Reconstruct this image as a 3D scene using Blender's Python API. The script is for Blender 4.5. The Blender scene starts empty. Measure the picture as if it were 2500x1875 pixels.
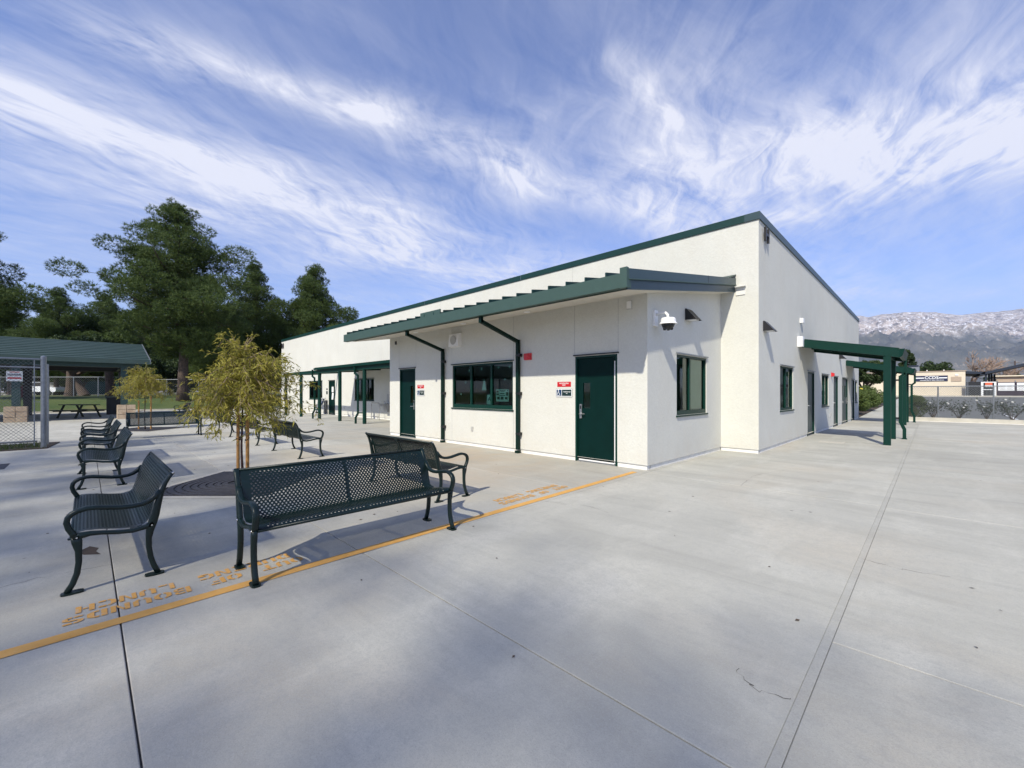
import bpy, math, random
import numpy as np
from mathutils import Vector, noise as mnoise
R=math.radians
scene=bpy.context.scene; COL=scene.collection
# ------------------------------------------------------------------ camera, sky, sun
HEAD=R(44.82); CAMH=1.45
FW=(-math.sin(HEAD),math.cos(HEAD)); RT=(math.cos(HEAD),math.sin(HEAD))
cd=bpy.data.cameras.new('camera'); cam=bpy.data.objects.new('camera',cd); COL.objects.link(cam)
cam.location=(0,0,CAMH); cam.rotation_euler=(R(90),0,HEAD)
cd.sensor_fit='HORIZONTAL'; cd.sensor_width=36; cd.lens=36*1031.5/2500; cd.shift_y=20.0/2500
cd.clip_start=0.05; cd.clip_end=30000
scene.camera=cam
SUNV=Vector((0.42,-1.30,1.25)).normalized()
ELEV=math.asin(SUNV.z); 
sl=bpy.data.lights.new('sun','SUN'); sl.energy=4.6; sl.angle=R(1.0); sl.color=(1.0,0.935,0.79)
so=bpy.data.objects.new('sun',sl); COL.objects.link(so); so.rotation_euler=SUNV.to_track_quat('Z','Y').to_euler()
vs=scene.view_settings; vs.view_transform='Standard'; vs.look='None'; vs.exposure=0.37; vs.gamma=1.0; vs.use_curve_mapping=False
w=bpy.data.worlds.new('World'); scene.world=w; w.use_nodes=True
SKY_STRENGTH=0.148
def build_sky():
    nt=w.node_tree; N=nt.nodes; L=nt.links; N.clear()
    out=N.new('ShaderNodeOutputWorld'); bg=N.new('ShaderNodeBackground'); bg.inputs[1].default_value=SKY_STRENGTH
    L.new(bg.outputs[0],out.inputs[0])
    sky=N.new('ShaderNodeTexSky'); sky.sky_type='NISHITA'; sky.sun_disc=False; sky.sun_elevation=ELEV
    sky.sun_rotation=math.atan2(SUNV.x,SUNV.y); sky.air_density=1.0; sky.dust_density=0.4; sky.ozone_density=3.0; sky.altitude=400
    def val(x):
        return x
    def M(op,a,b=None,c=None,clamp=False):
        n=N.new('ShaderNodeMath'); n.operation=op; n.use_clamp=clamp
        for i,x in enumerate((a,b,c)):
            if x is None: continue
            if isinstance(x,(int,float)): n.inputs[i].default_value=x
            else: L.new(x,n.inputs[i])
        return n.outputs[0]
    tc=N.new('ShaderNodeTexCoord'); sep=N.new('ShaderNodeSeparateXYZ'); L.new(tc.outputs['Generated'],sep.inputs[0])
    X,Y,Z=sep.outputs
    zc=M('ADD',M('MAXIMUM',Z,0.0),0.055)
    a=M('DIVIDE',M('ADD',M('MULTIPLY',X,RT[0]),M('MULTIPLY',Y,RT[1])),zc)
    b=M('DIVIDE',M('ADD',M('MULTIPLY',X,FW[0]),M('MULTIPLY',Y,FW[1])),zc)
    comb=N.new('ShaderNodeCombineXYZ'); L.new(a,comb.inputs[0]); L.new(b,comb.inputs[1])
    P=comb.outputs[0]
    def noise(vec,scale,detail,rough,lac=2.0,rot=0.0,sc=(1,1,1),loc=(0,0,0),dist=0.0):
        mp=N.new('ShaderNodeMapping'); mp.inputs['Location'].default_value=loc; mp.inputs['Rotation'].default_value=(0,0,rot); 
        # rotate first, then stretch
        mp.vector_type='TEXTURE' ; mp.inputs['Scale'].default_value=sc
        L.new(vec,mp.inputs[0])
        n=N.new('ShaderNodeTexNoise'); n.inputs['Scale'].default_value=scale; n.inputs['Detail'].default_value=detail; n.inputs['Roughness'].default_value=rough
        n.inputs['Lacunarity'].default_value=lac; n.inputs['Distortion'].default_value=dist
        L.new(mp.outputs[0],n.inputs['Vector']); return n
    wn=noise(P,0.9,3,0.5)
    sub=N.new('ShaderNodeVectorMath'); sub.operation='SUBTRACT'; L.new(wn.outputs['Color'],sub.inputs[0]); sub.inputs[1].default_value=(.5,.5,.5)
    scl=N.new('ShaderNodeVectorMath'); scl.operation='SCALE'; L.new(sub.outputs[0],scl.inputs[0]); scl.inputs['Scale'].default_value=0.55
    add=N.new('ShaderNodeVectorMath'); add.operation='ADD'; L.new(P,add.inputs[0]); L.new(scl.outputs[0],add.inputs[1]); Q=add.outputs[0]
    sq=N.new('ShaderNodeSeparateXYZ'); L.new(Q,sq.inputs[0]); qa,qb=sq.outputs[0],sq.outputs[1]
    def seg(x0,y0,x1,y1,wd,amp):
        dx,dy=x1-x0,y1-y0; L2=dx*dx+dy*dy
        t=M('ADD',M('MULTIPLY',M('SUBTRACT',qa,x0),dx/L2),M('MULTIPLY',M('SUBTRACT',qb,y0),dy/L2),clamp=True)
        ex=M('SUBTRACT',qa,M('MULTIPLY_ADD',t,dx,x0)); ey=M('SUBTRACT',qb,M('MULTIPLY_ADD',t,dy,y0))
        d2=M('ADD',M('MULTIPLY',ex,ex),M('MULTIPLY',ey,ey))
        return M('MULTIPLY',M('POWER',2.718,M('MULTIPLY',d2,-1.0/(wd*wd))),amp)
    ST=[(-1.0,1.02,-.46,1.34,.10,.95),(-.46,1.34,.10,1.80,.13,.85),(.10,1.80,.95,2.25,.16,.6),
        (-2.4,1.1,-1.45,1.35,.28,.55),(-1.5,1.28,-1.1,1.72,.16,.75),(-1.1,1.72,-.62,2.3,.26,.8),(-.62,2.3,.1,3.6,.45,.8),(-1.6,1.75,-.9,2.6,.35,.5),
        (1.55,1.15,.75,1.95,.28,.8),(1.9,1.5,1.1,2.25,.26,.6),(.55,1.2,.5,1.75,.16,.35),(.30,1.10,.55,1.42,.05,.55),(2.4,1.3,1.6,1.5,.25,.6),
        (.75,1.55,1.95,1.35,.30,.6),(.6,3.6,3.0,5.2,.45,.55),(1.2,2.9,3.4,3.3,.28,.45),(.1,2.75,1.0,3.1,.22,.5),(.2,3.7,-.6,4.6,.6,.6),(3.4,4.2,1.2,3.6,.5,.25)]
    tot=None
    for s in ST:
        g=seg(*s); tot=g if tot is None else M('ADD',tot,g)
    fil=noise(Q,2.8,12,0.66,rot=R(42),sc=(2.4,0.75,1),dist=.6)
    fil2=noise(Q,6.5,12,0.66,rot=R(78),sc=(2.0,0.6,1),loc=(3,1,0),dist=.7)
    brd=noise(Q,0.8,4,0.5,rot=R(50),sc=(1.8,0.9,1),loc=(7,2,0))
    tex=M('ADD',M('MULTIPLY',fil.outputs['Fac'],.55),M('MULTIPLY',fil2.outputs['Fac'],.45))
    tx=M('MULTIPLY',M('SUBTRACT',tex,.37),3.6,clamp=True)
    main=M('MULTIPLY',tot,M('MULTIPLY_ADD',tx,.92,.10))
    back=M('MULTIPLY',M('MULTIPLY',M('SUBTRACT',brd.outputs['Fac'],.36),2.6,clamp=True),M('MULTIPLY',M('SUBTRACT',tex,.36),2.3,clamp=True))
    cl=M('ADD',main,back)
    # fade the flat cloud plane out to a thin veil close to the horizon
    hz=M('MULTIPLY',Z,16.0,clamp=True)
    cl=M('MULTIPLY_ADD',M('MULTIPLY',cl,hz),0.86,.01)
    cl=M('MINIMUM',cl,.84)
    mix=N.new('ShaderNodeMix'); mix.data_type='RGBA'; L.new(cl,mix.inputs['Factor'])
    tint=N.new('ShaderNodeMix'); tint.data_type='RGBA'; tint.blend_type='MULTIPLY'; tint.inputs['Factor'].default_value=1.0
    L.new(sky.outputs[0],tint.inputs[6]); tint.inputs[7].default_value=(.95,.865,1.05,1)
    L.new(tint.outputs[2],mix.inputs[6]); mix.inputs[7].default_value=(5.6,5.55,5.85,1)
    L.new(mix.outputs[2],bg.inputs[0])
build_sky()

# ------------------------------------------------------------------ materials
def srgb(r,g,b): 
    f=lambda c:(c/255/12.92 if c/255<=.04045 else ((c/255+.055)/1.055)**2.4)
    return (f(r),f(g),f(b))
class NT:
    def __init__(s,name):
        s.m=bpy.data.materials.new(name); s.m.use_nodes=True; s.t=s.m.node_tree; s.N=s.t.nodes; s.L=s.t.links
        s.b=s.N['Principled BSDF']; s.out=s.N['Material Output']
        g=s.N.new('ShaderNodeNewGeometry'); s.pos=g.outputs['Position']
        tcn=s.N.new('ShaderNodeTexCoord'); s.obj=tcn.outputs['Object']
    def noise(s,scale,detail=3,rough=.5,sc=None,vec=None,rot=0,dist=0):
        n=s.N.new('ShaderNodeTexNoise'); n.inputs['Scale'].default_value=scale; n.inputs['Detail'].default_value=detail; n.inputs['Roughness'].default_value=rough; n.inputs['Distortion'].default_value=dist
        v=vec or s.pos
        if sc or rot:
            mp=s.N.new('ShaderNodeMapping'); mp.inputs['Scale'].default_value=sc or (1,1,1); mp.inputs['Rotation'].default_value=(0,0,rot); s.L.new(v,mp.inputs[0]); v=mp.outputs[0]
        s.L.new(v,n.inputs['Vector']); return n.outputs['Fac']
    def ramp(s,fac,stops):
        r=s.N.new('ShaderNodeValToRGB'); cr=r.color_ramp
        while len(cr.elements)<len(stops): cr.elements.new(.5)
        for e,(p,c) in zip(cr.elements,stops):
            e.position=p; e.color=(c,c,c,1) if isinstance(c,(int,float)) else (*c,1)
        s.L.new(fac,r.inputs[0]); return r.outputs[0]
    def mix(s,fac,a,b,mode='MIX'):
        n=s.N.new('ShaderNodeMix'); n.data_type='RGBA'; n.blend_type=mode
        for sock,v in ((n.inputs['Factor'],fac),(n.inputs[6],a),(n.inputs[7],b)):
            if isinstance(v,(int,float)): sock.default_value=v if sock.type=='VALUE' else (v,v,v,1)
            elif isinstance(v,tuple): sock.default_value=(*v,1)
            else: s.L.new(v,sock)
        return n.outputs[2]
    def bump(s,h,strength=.3,dist=.01):
        n=s.N.new('ShaderNodeBump'); n.inputs['Strength'].default_value=strength; n.inputs['Distance'].default_value=dist; s.L.new(h,n.inputs['Height']); s.L.new(n.outputs[0],s.b.inputs['Normal'])
    def col(s,c):
        if isinstance(c,tuple): s.b.inputs['Base Color'].default_value=(*c,1)
        else: s.L.new(c,s.b.inputs['Base Color'])
    def rough(s,v):
        if isinstance(v,(int,float)): s.b.inputs['Roughness'].default_value=v
        else: s.L.new(v,s.b.inputs['Roughness'])
MATS={}
def simple(name,c,rough=.5,metal=0,var=.12,scale=6,bump=0,bscale=80,spec=.5,worn=None):
    n=NT(name); f=n.noise(scale,4,.6)
    n.col(n.mix(n.ramp(f,[(.3,0),(.7,1)]),tuple(x*(1-var) for x in c),tuple(min(1,x*(1+var)) for x in c)))
    n.rough(rough); n.b.inputs['Metallic'].default_value=metal; n.b.inputs['Specular IOR Level'].default_value=spec
    if bump: n.bump(n.noise(bscale,4,.6),bump,.005)
    MATS[name]=n.m; return n.m
simple('green_paint',(.0012,.028,.020),.45,var=.10,bump=.05,bscale=25,spec=.22)
simple('fascia_green',(.042,.080,.067),.5,spec=.4,var=.05,bump=.04,bscale=8)
simple('rake_blue_green',(.026,.055,.062),.42,var=.06,bump=.05,bscale=5)
simple('coping_green',(.005,.034,.029),.45,var=.08,spec=.35)
simple('door_green',(.0005,.0155,.0135),.55,var=.12,scale=3,spec=.12)
simple('downspout_green',(.001,.017,.012),.5,var=.1,spec=.2)
simple('bench_metal',(.004,.0135,.0125),.36,var=.2,scale=9,bump=.10,bscale=160,spec=.38)
simple('soffit',(.60,.57,.50),.8,var=.03)
simple('plinth',(.72,.71,.67),.85,var=.08,scale=5,bump=.3,bscale=40)
simple('galvanised',(.25,.27,.29),.45,metal=.65,var=.15,scale=12)
simple('steel',(.50,.50,.50),.28,metal=.9,var=.1)
simple('bolt',(.75,.75,.75),.2,metal=1,var=.05)
simple('black_metal',(.012,.012,.014),.4,var=.2)
simple('white_plastic',(.78,.78,.77),.4,var=.03)
simple('grey_plastic',(.42,.42,.40),.5,var=.05)
simple('red_plastic',(.55,.022,.03),.4,var=.05)
simple('sign_red',(.50,.006,.010),.4,var=.03)
simple('sign_white',(.78,.80,.80),.5,var=.02)
simple('sign_blue',(.006,.035,.10),.4,var=.03)
simple('sign_green',(.004,.022,.020),.4,var=.03)
simple('sign_navy',(.010,.014,.055),.5,var=.05)
simple('paper',(.86,.88,.86),.7,var=.05)
simple('ink',(.03,.06,.05),.6,var=.1)
simple('blind',(.62,.66,.58),.7,var=.04)
simple('stake_wood',(.36,.185,.055),.75,var=.35,scale=14,bump=.4,bscale=60)
simple('rubber',(.012,.012,.012),.7,var=.1)
simple('shade_roof_green',(.034,.062,.056),.5,var=.12,scale=1.5)
simple('shade_steel',(.015,.045,.045),.5,var=.1)
simple('white_van',(.74,.76,.78),.3,var=.03)
simple('dark_glass',(.008,.010,.011),.05,var=.1)
simple('beige_stucco',(.66,.58,.45),.9,var=.05,scale=2)
simple('tan_stucco',(.42,.33,.25),.9,var=.08)
simple('orange_stucco',(.62,.32,.17),.9,var=.05)
simple('roof_grey',(.20,.20,.20),.9,var=.15)
simple('navy_steel',(.010,.018,.035),.5,var=.1)
simple('purple_screen',(.030,.018,.032),.9,var=.3,scale=5)
simple('dark_screen',(.022,.024,.028),.9,var=.3,scale=5)
simple('green_screen',(.006,.045,.040),.9,var=.2)
simple('orange_print',(.62,.12,.05),.6,var=.1)
simple('maroon',(.10,.010,.020),.6,var=.1)
simple('bark',(.085,.062,.050),.95,var=.5,scale=9,bump=.8,bscale=12)
simple('young_bark',(.045,.022,.020),.9,var=.4,scale=60,bump=.5,bscale=90)
simple('pale_twig',(.30,.22,.17),.9,var=.3,scale=3)
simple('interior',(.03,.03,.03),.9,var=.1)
simple('soil',(.060,.045,.032),1.0,var=.5,scale=9,bump=.8,bscale=40)
simple('curb_concrete',(.46,.44,.38),.9,var=.12,scale=3,bump=.3,bscale=60)
simple('tree_grate',(.046,.045,.051),.55,metal=.2,var=.35,scale=18,bump=.3,bscale=90)
simple('rose_white',(.80,.80,.76),.7,var=.02)
simple('yellow_flower',(.65,.50,.04),.7,var=.1)
def stucco():
    n=NT('stucco'); f=n.noise(1.1,5,.6); g=n.noise(24,5,.75)
    c=n.mix(n.ramp(f,[(.25,0),(.75,1)]),(.585,.585,.535),(.64,.64,.585))
    st=n.noise(1.6,5,.65,sc=(1,1,.16))
    c=n.mix(n.ramp(st,[(.48,0),(.76,.40)]),c,(.60,.575,.50))
    # splash dirt near the ground
    sep=n.N.new('ShaderNodeSeparateXYZ'); n.L.new(n.pos,sep.inputs[0])
    zz=n.N.new('ShaderNodeMapRange'); zz.inputs[1].default_value=.05; zz.inputs[2].default_value=.55; zz.inputs[3].default_value=1; zz.inputs[4].default_value=0; n.L.new(sep.outputs[2],zz.inputs[0])
    m=n.N.new('ShaderNodeMath'); m.operation='MULTIPLY'; n.L.new(zz.outputs[0],m.inputs[0]); n.L.new(n.ramp(n.noise(3,5,.7),[(.4,0),(.75,.55)]),m.inputs[1])
    c=n.mix(m.outputs[0],c,(.55,.50,.42))
    c=n.mix(n.ramp(g,[(.35,0),(.65,1)]),n.mix(.16,c,(.3,.3,.28)),c)
    n.col(c); n.rough(.92); n.bump(g,.55,.012); MATS['stucco']=n.m
stucco()
def concrete(name,base,var=1.0,slab=True):
    n=NT(name)
    c1=tuple(x*.80 for x in base); c2=tuple(min(1,x*1.10) for x in base)
    c=n.mix(n.ramp(n.noise(.42,6,.62,dist=.6),[(.30,0),(.72,1)]),c1,c2)
    # trowel / rain wash streaks
    c=n.mix(n.ramp(n.noise(1.1,6,.68,sc=(.35,1.7,1),rot=R(20),dist=.8),[(.44,0),(.70,.70*var)]),c,(base[0]*.66,base[1]*.66,base[2]*.66))
    c=n.mix(n.ramp(n.noise(.23,5,.6,dist=1.2),[(.50,0),(.70,.55*var)]),c,(base[0]*.98,base[1]*.86,base[2]*.74))
    c=n.mix(n.ramp(n.noise(.9,6,.66,sc=(1.6,.5,1),rot=R(-12)),[(.50,0),(.74,.60)]),c,(min(1,base[0]*1.28),min(1,base[1]*1.27),min(1,base[2]*1.27)))
    c=n.mix(n.ramp(n.noise(13,6,.78),[(.32,.5),(.52,0)]),c,(base[0]*.70,base[1]*.71,base[2]*.74))
    c=n.mix(n.ramp(n.noise(150,3,.8),[(.30,.60),(.50,0)]),c,(base[0]*.55,base[1]*.55,base[2]*.57))
    c=n.mix(n.ramp(n.noise(120,2,.7,sc=(1.0,1.04,1)),[(.60,0),(.74,.35)]),c,(.62,.61,.60))
    if slab:
        vd=n.N.new('ShaderNodeVectorMath'); vd.operation='DISTANCE'; n.L.new(n.pos,vd.inputs[0]); vd.inputs[1].default_value=(-7.6,5.6,0)
        mr0=n.N.new('ShaderNodeMapRange'); n.L.new(vd.outputs['Value'],mr0.inputs[0]); mr0.inputs[1].default_value=.5; mr0.inputs[2].default_value=4.6; mr0.inputs[3].default_value=1; mr0.inputs[4].default_value=0
        mm0=n.N.new('ShaderNodeMath'); mm0.operation='MULTIPLY'; n.L.new(mr0.outputs[0],mm0.inputs[0]); n.L.new(n.ramp(n.noise(.8,6,.65,dist=1),[(.32,.1),(.62,.95)]),mm0.inputs[1])
        c=n.mix(mm0.outputs[0],c,(.44,.355,.255))
    c=n.mix(n.ramp(n.noise(48,5,.85),[(.36,.6),(.52,0)]),c,(base[0]*.74,base[1]*.75,base[2]*.78))
    c=n.mix(n.ramp(n.noise(70,4,.8),[(.50,0),(.70,.22)]),c,(min(1,base[0]*1.22),min(1,base[1]*1.22),min(1,base[2]*1.22)))
    # old gum / oil spots
    v=n.N.new('ShaderNodeTexVoronoi'); v.inputs['Scale'].default_value=1.5; v.inputs['Randomness'].default_value=1; n.L.new(n.pos,v.inputs['Vector'])
    c=n.mix(n.ramp(v.outputs['Distance'],[(.018,.8),(.032,0)]),c,(.06,.055,.05))
    if slab:
        oi=n.N.new('ShaderNodeObjectInfo'); mr=n.N.new('ShaderNodeMapRange'); mr.inputs[3].default_value=.94; mr.inputs[4].default_value=1.05; n.L.new(oi.outputs['Random'],mr.inputs[0])
        mm=n.N.new('ShaderNodeVectorMath'); mm.operation='SCALE'; n.L.new(c,mm.inputs[0]); n.L.new(mr.outputs[0],mm.inputs['Scale']); c=mm.outputs[0]
    n.col(c); n.rough(.88); n.b.inputs['Specular IOR Level'].default_value=.3
    bn=n.noise(110,5,.75); n.bump(bn,.35,.004); MATS[name]=n.m
concrete('concrete',(.452,.446,.396))
concrete('concrete_band',(.50,.48,.42),.6,False)
concrete('joint_grout',(.43,.425,.38),.8,False)
concrete('joint_fill',(.17,.16,.15),.6,False)
def paint():
    n=NT('orange_paint'); f=n.noise(26,6,.75)
    c=n.mix(n.ramp(n.noise(6,5,.7),[(.3,0),(.7,1)]),(.56,.29,.062),(.66,.37,.10))
    c=n.mix(n.ramp(f,[(.60,0),(.74,.75)]),c,(.50,.46,.40)); n.col(c); n.rough(.75); n.bump(n.noise(110,4,.7),.3,.003); MATS['orange_paint']=n.m
paint()
def worn_paint():
    n=NT('stencil_paint'); f=n.noise(30,6,.8)
    c=n.mix(n.ramp(f,[(.50,0),(.74,.75)]),(.62,.32,.07),(.46,.43,.38)); n.col(c); n.rough(.8); MATS['stencil_paint']=n.m
worn_paint()
def glass(name,tint=(.46,.72,.60),refl=1.0):
    m=bpy.data.materials.new(name); m.use_nodes=True; t=m.node_tree; N=t.nodes; L=t.links; N.clear()
    o=N.new('ShaderNodeOutputMaterial'); mx=N.new('ShaderNodeMixShader'); tr=N.new('ShaderNodeBsdfTransparent'); gl=N.new('ShaderNodeBsdfGlossy'); lw=N.new('ShaderNodeFresnel')
    nz=N.new('ShaderNodeTexNoise'); nz.inputs['Scale'].default_value=1.2; bp=N.new('ShaderNodeBump'); bp.inputs['Strength'].default_value=.02; L.new(nz.outputs[0],bp.inputs['Height']); L.new(bp.outputs[0],gl.inputs['Normal'])
    lw.inputs[0].default_value=1.5; tr.inputs[0].default_value=(*tint,1); gl.inputs[0].default_value=(refl*.85,refl*.95,refl*.92,1); gl.inputs['Roughness'].default_value=.015
    L.new(lw.outputs[0],mx.inputs[0]); L.new(tr.outputs[0],mx.inputs[1]); L.new(gl.outputs[0],mx.inputs[2]); L.new(mx.outputs[0],o.inputs[0]); MATS[name]=m
glass('tinted_glass'); glass('clear_glass',(.42,.56,.47))
def foliage(name,cols,scale=.6,transl=.3,rough=.6):
    n=NT(name); f=n.noise(scale,4,.6); g=n.noise(scale*14,3,.6)
    c=n.mix(n.ramp(f,[(.35,0),(.65,1)]),cols[0],cols[1])
    c=n.mix(n.ramp(g,[(.40,0),(.68,.8)]),c,cols[2]); n.col(c); n.rough(rough); n.b.inputs['Specular IOR Level'].default_value=.25
    tr=n.N.new('ShaderNodeBsdfTranslucent'); n.L.new(c,tr.inputs[0]); mx=n.N.new('ShaderNodeMixShader'); mx.inputs[0].default_value=transl
    n.L.new(n.b.outputs[0],mx.inputs[1]); n.L.new(tr.outputs[0],mx.inputs[2]); n.L.new(mx.outputs[0],n.out.inputs[0]); MATS[name]=n.m
foliage('pine_needles',[(.028,.058,.016),(.075,.120,.030),(.13,.17,.045)],.35,.15)
foliage('broad_leaves',[(.022,.045,.016),(.045,.075,.024),(.07,.10,.035)],.6,.3)
foliage('young_leaves',[(.30,.27,.045),(.215,.235,.045),(.44,.37,.08)],3.0,.35)
foliage('hedge_leaves',[(.055,.10,.028),(.10,.15,.045),(.16,.19,.05)],1.5,.3)
foliage('rose_leaves',[(.035,.060,.030),(.055,.080,.040),(.08,.09,.05)],2,.3)
foliage('grass_blades',[(.045,.095,.022),(.075,.13,.032),(.12,.15,.05)],.5,.3)
def lawn():
    n=NT('lawn'); c=n.mix(n.ramp(n.noise(.35,5,.6),[(.3,0),(.7,1)]),(.045,.085,.018),(.105,.135,.035))
    c=n.mix(n.ramp(n.noise(.16,4,.6,dist=.5),[(.52,0),(.70,.8)]),c,(.20,.165,.075)); c=n.mix(n.ramp(n.noise(30,4,.7),[(.4,.5),(.6,0)]),c,(.03,.05,.015))
    n.col(c); n.rough(1); n.bump(n.noise(25,4,.7),.6,.05); MATS['lawn']=n.m
lawn()
def asphalt():
    n=NT('asphalt'); c=n.mix(n.ramp(n.noise(.3,5,.6),[(.3,0),(.7,1)]),(.115,.125,.122),(.165,.17,.165)); c=n.mix(n.ramp(n.noise(60,4,.7),[(.4,.4),(.6,0)]),c,(.05,.05,.05)); n.col(c); n.rough(.95); MATS['asphalt']=n.m
asphalt()
def valley():
    n=NT('valley_ground'); c=n.mix(n.ramp(n.noise(.012,6,.65),[(.35,0),(.65,1)]),(.10,.11,.07),(.22,.19,.14)); n.col(c); n.rough(1); MATS['valley_ground']=n.m
valley()
def block():
    n=NT('split_block'); c=n.mix(n.ramp(n.noise(4,5,.6),[(.3,0),(.7,1)]),(.40,.29,.20),(.58,.47,.34)); n.col(c); n.rough(.95); n.bump(n.noise(22,5,.7),1.0,.04); MATS['split_block']=n.m
block()
def mountain():
    n=NT('mountain_rock'); sep=n.N.new('ShaderNodeSeparateXYZ'); n.L.new(n.pos,sep.inputs[0])
    low=n.mix(n.ramp(n.noise(.0035,6,.65),[(.35,0),(.7,1)]),(.095,.100,.090),(.18,.17,.145))
    low=n.mix(n.ramp(n.noise(.012,5,.7,sc=(1,1,.4)),[(.58,0),(.66,.7)]),low,(.40,.35,.28))
    hi=n.mix(n.ramp(n.noise(.010,8,.72),[(.40,0),(.56,1)]),(.16,.135,.12),(.50,.43,.37))
    hi=n.mix(n.ramp(n.noise(.016,8,.75,dist=1),[(.52,0),(.57,.9)]),hi,(.86,.86,.88))
    # snow / bare granite above an uneven line
    ad=n.N.new('ShaderNodeMath'); ad.operation='MULTIPLY_ADD'; n.L.new(n.noise(.0012,6,.65),ad.inputs[0]); ad.inputs[1].default_value=900; n.L.new(sep.outputs[2],ad.inputs[2])
    mr=n.N.new('ShaderNodeMapRange'); n.L.new(ad.outputs[0],mr.inputs[0]); mr.inputs[1].default_value=1120; mr.inputs[2].default_value=1330
    n.col(n.mix(mr.outputs[0],low,hi)); n.rough(1); n.b.inputs['Specular IOR Level'].default_value=0
    n.bump(n.noise(.012,8,.7),.9,40); MATS['mountain_rock']=n.m
mountain()

# ------------------------------------------------------------------ mesh helpers
class MB:
    def __init__(s): s.v=[]; s.f=[]; s.mi=[]; s.cur=0
    def add(s,vs,fs):
        o=len(s.v); s.v+=[tuple(v) for v in vs]; s.f+=[tuple(i+o for i in f) for f in fs]; s.mi+=[s.cur]*len(fs); return s
    def box(s,x0,x1,y0,y1,z0,z1):
        if x0>x1:x0,x1=x1,x0
        if y0>y1:y0,y1=y1,y0
        if z0>z1:z0,z1=z1,z0
        return s.add([(x0,y0,z0),(x1,y0,z0),(x1,y1,z0),(x0,y1,z0),(x0,y0,z1),(x1,y0,z1),(x1,y1,z1),(x0,y1,z1)],
              [(0,3,2,1),(4,5,6,7),(0,1,5,4),(1,2,6,5),(2,3,7,6),(3,0,4,7)])
    def quad(s,a,b,c,d): return s.add([a,b,c,d],[(0,1,2,3)])
    def hexa(s,b,t):  # bottom 4, top 4
        return s.add(list(b)+list(t),[(3,2,1,0),(4,5,6,7),(0,1,5,4),(1,2,6,5),(2,3,7,6),(3,0,4,7)])
    def tube(s,pts,r,n=8,cap=True,hx=None):
        pts=[Vector(p) for p in pts]; rr=r if isinstance(r,(list,tuple)) else [r]*len(pts); o=len(s.v); up=None
        for i,p in enumerate(pts):
            d=(pts[min(i+1,len(pts)-1)]-pts[max(i-1,0)])
            d=d.normalized() if d.length>1e-9 else Vector((0,0,1))
            if hx is not None: u=Vector((1,0,0)) if abs(d.x)<.99 else Vector((0,0,1))
            elif up is None: u=Vector((0,0,1)) if abs(d.z)<.9 else Vector((1,0,0)); 
            else: u=up
            u=(u-d*u.dot(d)).normalized(); up=u; v2=d.cross(u)
            for k in range(n):
                a=2*math.pi*(k+.5)/n; ca,sa=math.cos(a),math.sin(a)
                if hx is not None:
                    e=.55; ca=math.copysign(abs(ca)**e,ca); sa=math.copysign(abs(sa)**e,sa); q=p+u*(ca*hx)+v2*(sa*rr[i])
                else: q=p+u*(ca*rr[i])+v2*(sa*rr[i])
                s.v.append(tuple(q))
        nf=0
        for i in range(len(pts)-1):
            for k in range(n):
                a=o+i*n+k; b=o+i*n+(k+1)%n; s.f.append((a,b,b+n,a+n)); nf+=1
        if cap:
            s.f.append(tuple(o+k for k in range(n))[::-1]); s.f.append(tuple(o+(len(pts)-1)*n+k for k in range(n))); nf+=2
        s.mi+=[s.cur]*nf; return s
    def bar(s,p0,p1,w,h,up=(0,0,1)):
        p0,p1=Vector(p0),Vector(p1); d=(p1-p0).normalized(); u=Vector(up); 
        if abs(d.dot(u))>.99: u=Vector((0,1,0))
        side=d.cross(u).normalized(); u=side.cross(d).normalized()
        c=[(-w/2,-h/2),(w/2,-h/2),(w/2,h/2),(-w/2,h/2)]
        return s.hexa([p0+side*a+u*b for a,b in c],[p1+side*a+u*b for a,b in c])
    def prism(s,poly,z0,z1):
        n=len(poly); return s.add([(x,y,z0) for x,y in poly]+[(x,y,z1) for x,y in poly],[tuple(range(n))[::-1],tuple(range(n,2*n))]+[(i,(i+1)%n,(i+1)%n+n,i+n) for i in range(n)])
    def lathe(s,prof,cx,cy,n=16):
        o=len(s.v)
        for r,z in prof:
            for k in range(n): a=2*math.pi*k/n; s.v.append((cx+r*math.cos(a),cy+r*math.sin(a),z))
        nf=0
        for i in range(len(prof)-1):
            for k in range(n): a=o+i*n+k;b=o+i*n+(k+1)%n; s.f.append((a,b,b+n,a+n)); nf+=1
        s.f.append(tuple(o+k for k in range(n))[::-1]); s.f.append(tuple(o+(len(prof)-1)*n+k for k in range(n))); s.mi+=[s.cur]*(nf+2); return s
    def mesh(s,name,mats,smooth=False):
        me=bpy.data.meshes.new(name); me.from_pydata(s.v,[],s.f)
        for m in (mats if isinstance(mats,(list,tuple)) else [mats]): me.materials.append(MATS[m])
        if isinstance(mats,(list,tuple)): me.polygons.foreach_set('material_index',s.mi)
        if smooth: me.polygons.foreach_set('use_smooth',[True]*len(me.polygons)); 
        me.update(); return me
def np_mesh(name,verts,faces,k,mat,smooth=False):
    me=bpy.data.meshes.new(name); nv=len(verts); nf=len(faces)
    me.vertices.add(nv); me.vertices.foreach_set('co',np.asarray(verts,dtype=np.float32).ravel())
    me.loops.add(nf*k); me.loops.foreach_set('vertex_index',np.asarray(faces,dtype=np.int32).ravel())
    me.polygons.add(nf); me.polygons.foreach_set('loop_start',np.arange(nf,dtype=np.int32)*k)
    if smooth: me.polygons.foreach_set('use_smooth',[True]*nf)
    me.materials.append(MATS[mat]); me.update(calc_edges=True); me.validate(); return me
def link(name,me,parent=None,loc=None):
    o=bpy.data.objects.new(name,me); COL.objects.link(o)
    if parent: o.parent=parent
    if loc: o.location=loc
    return o
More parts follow.
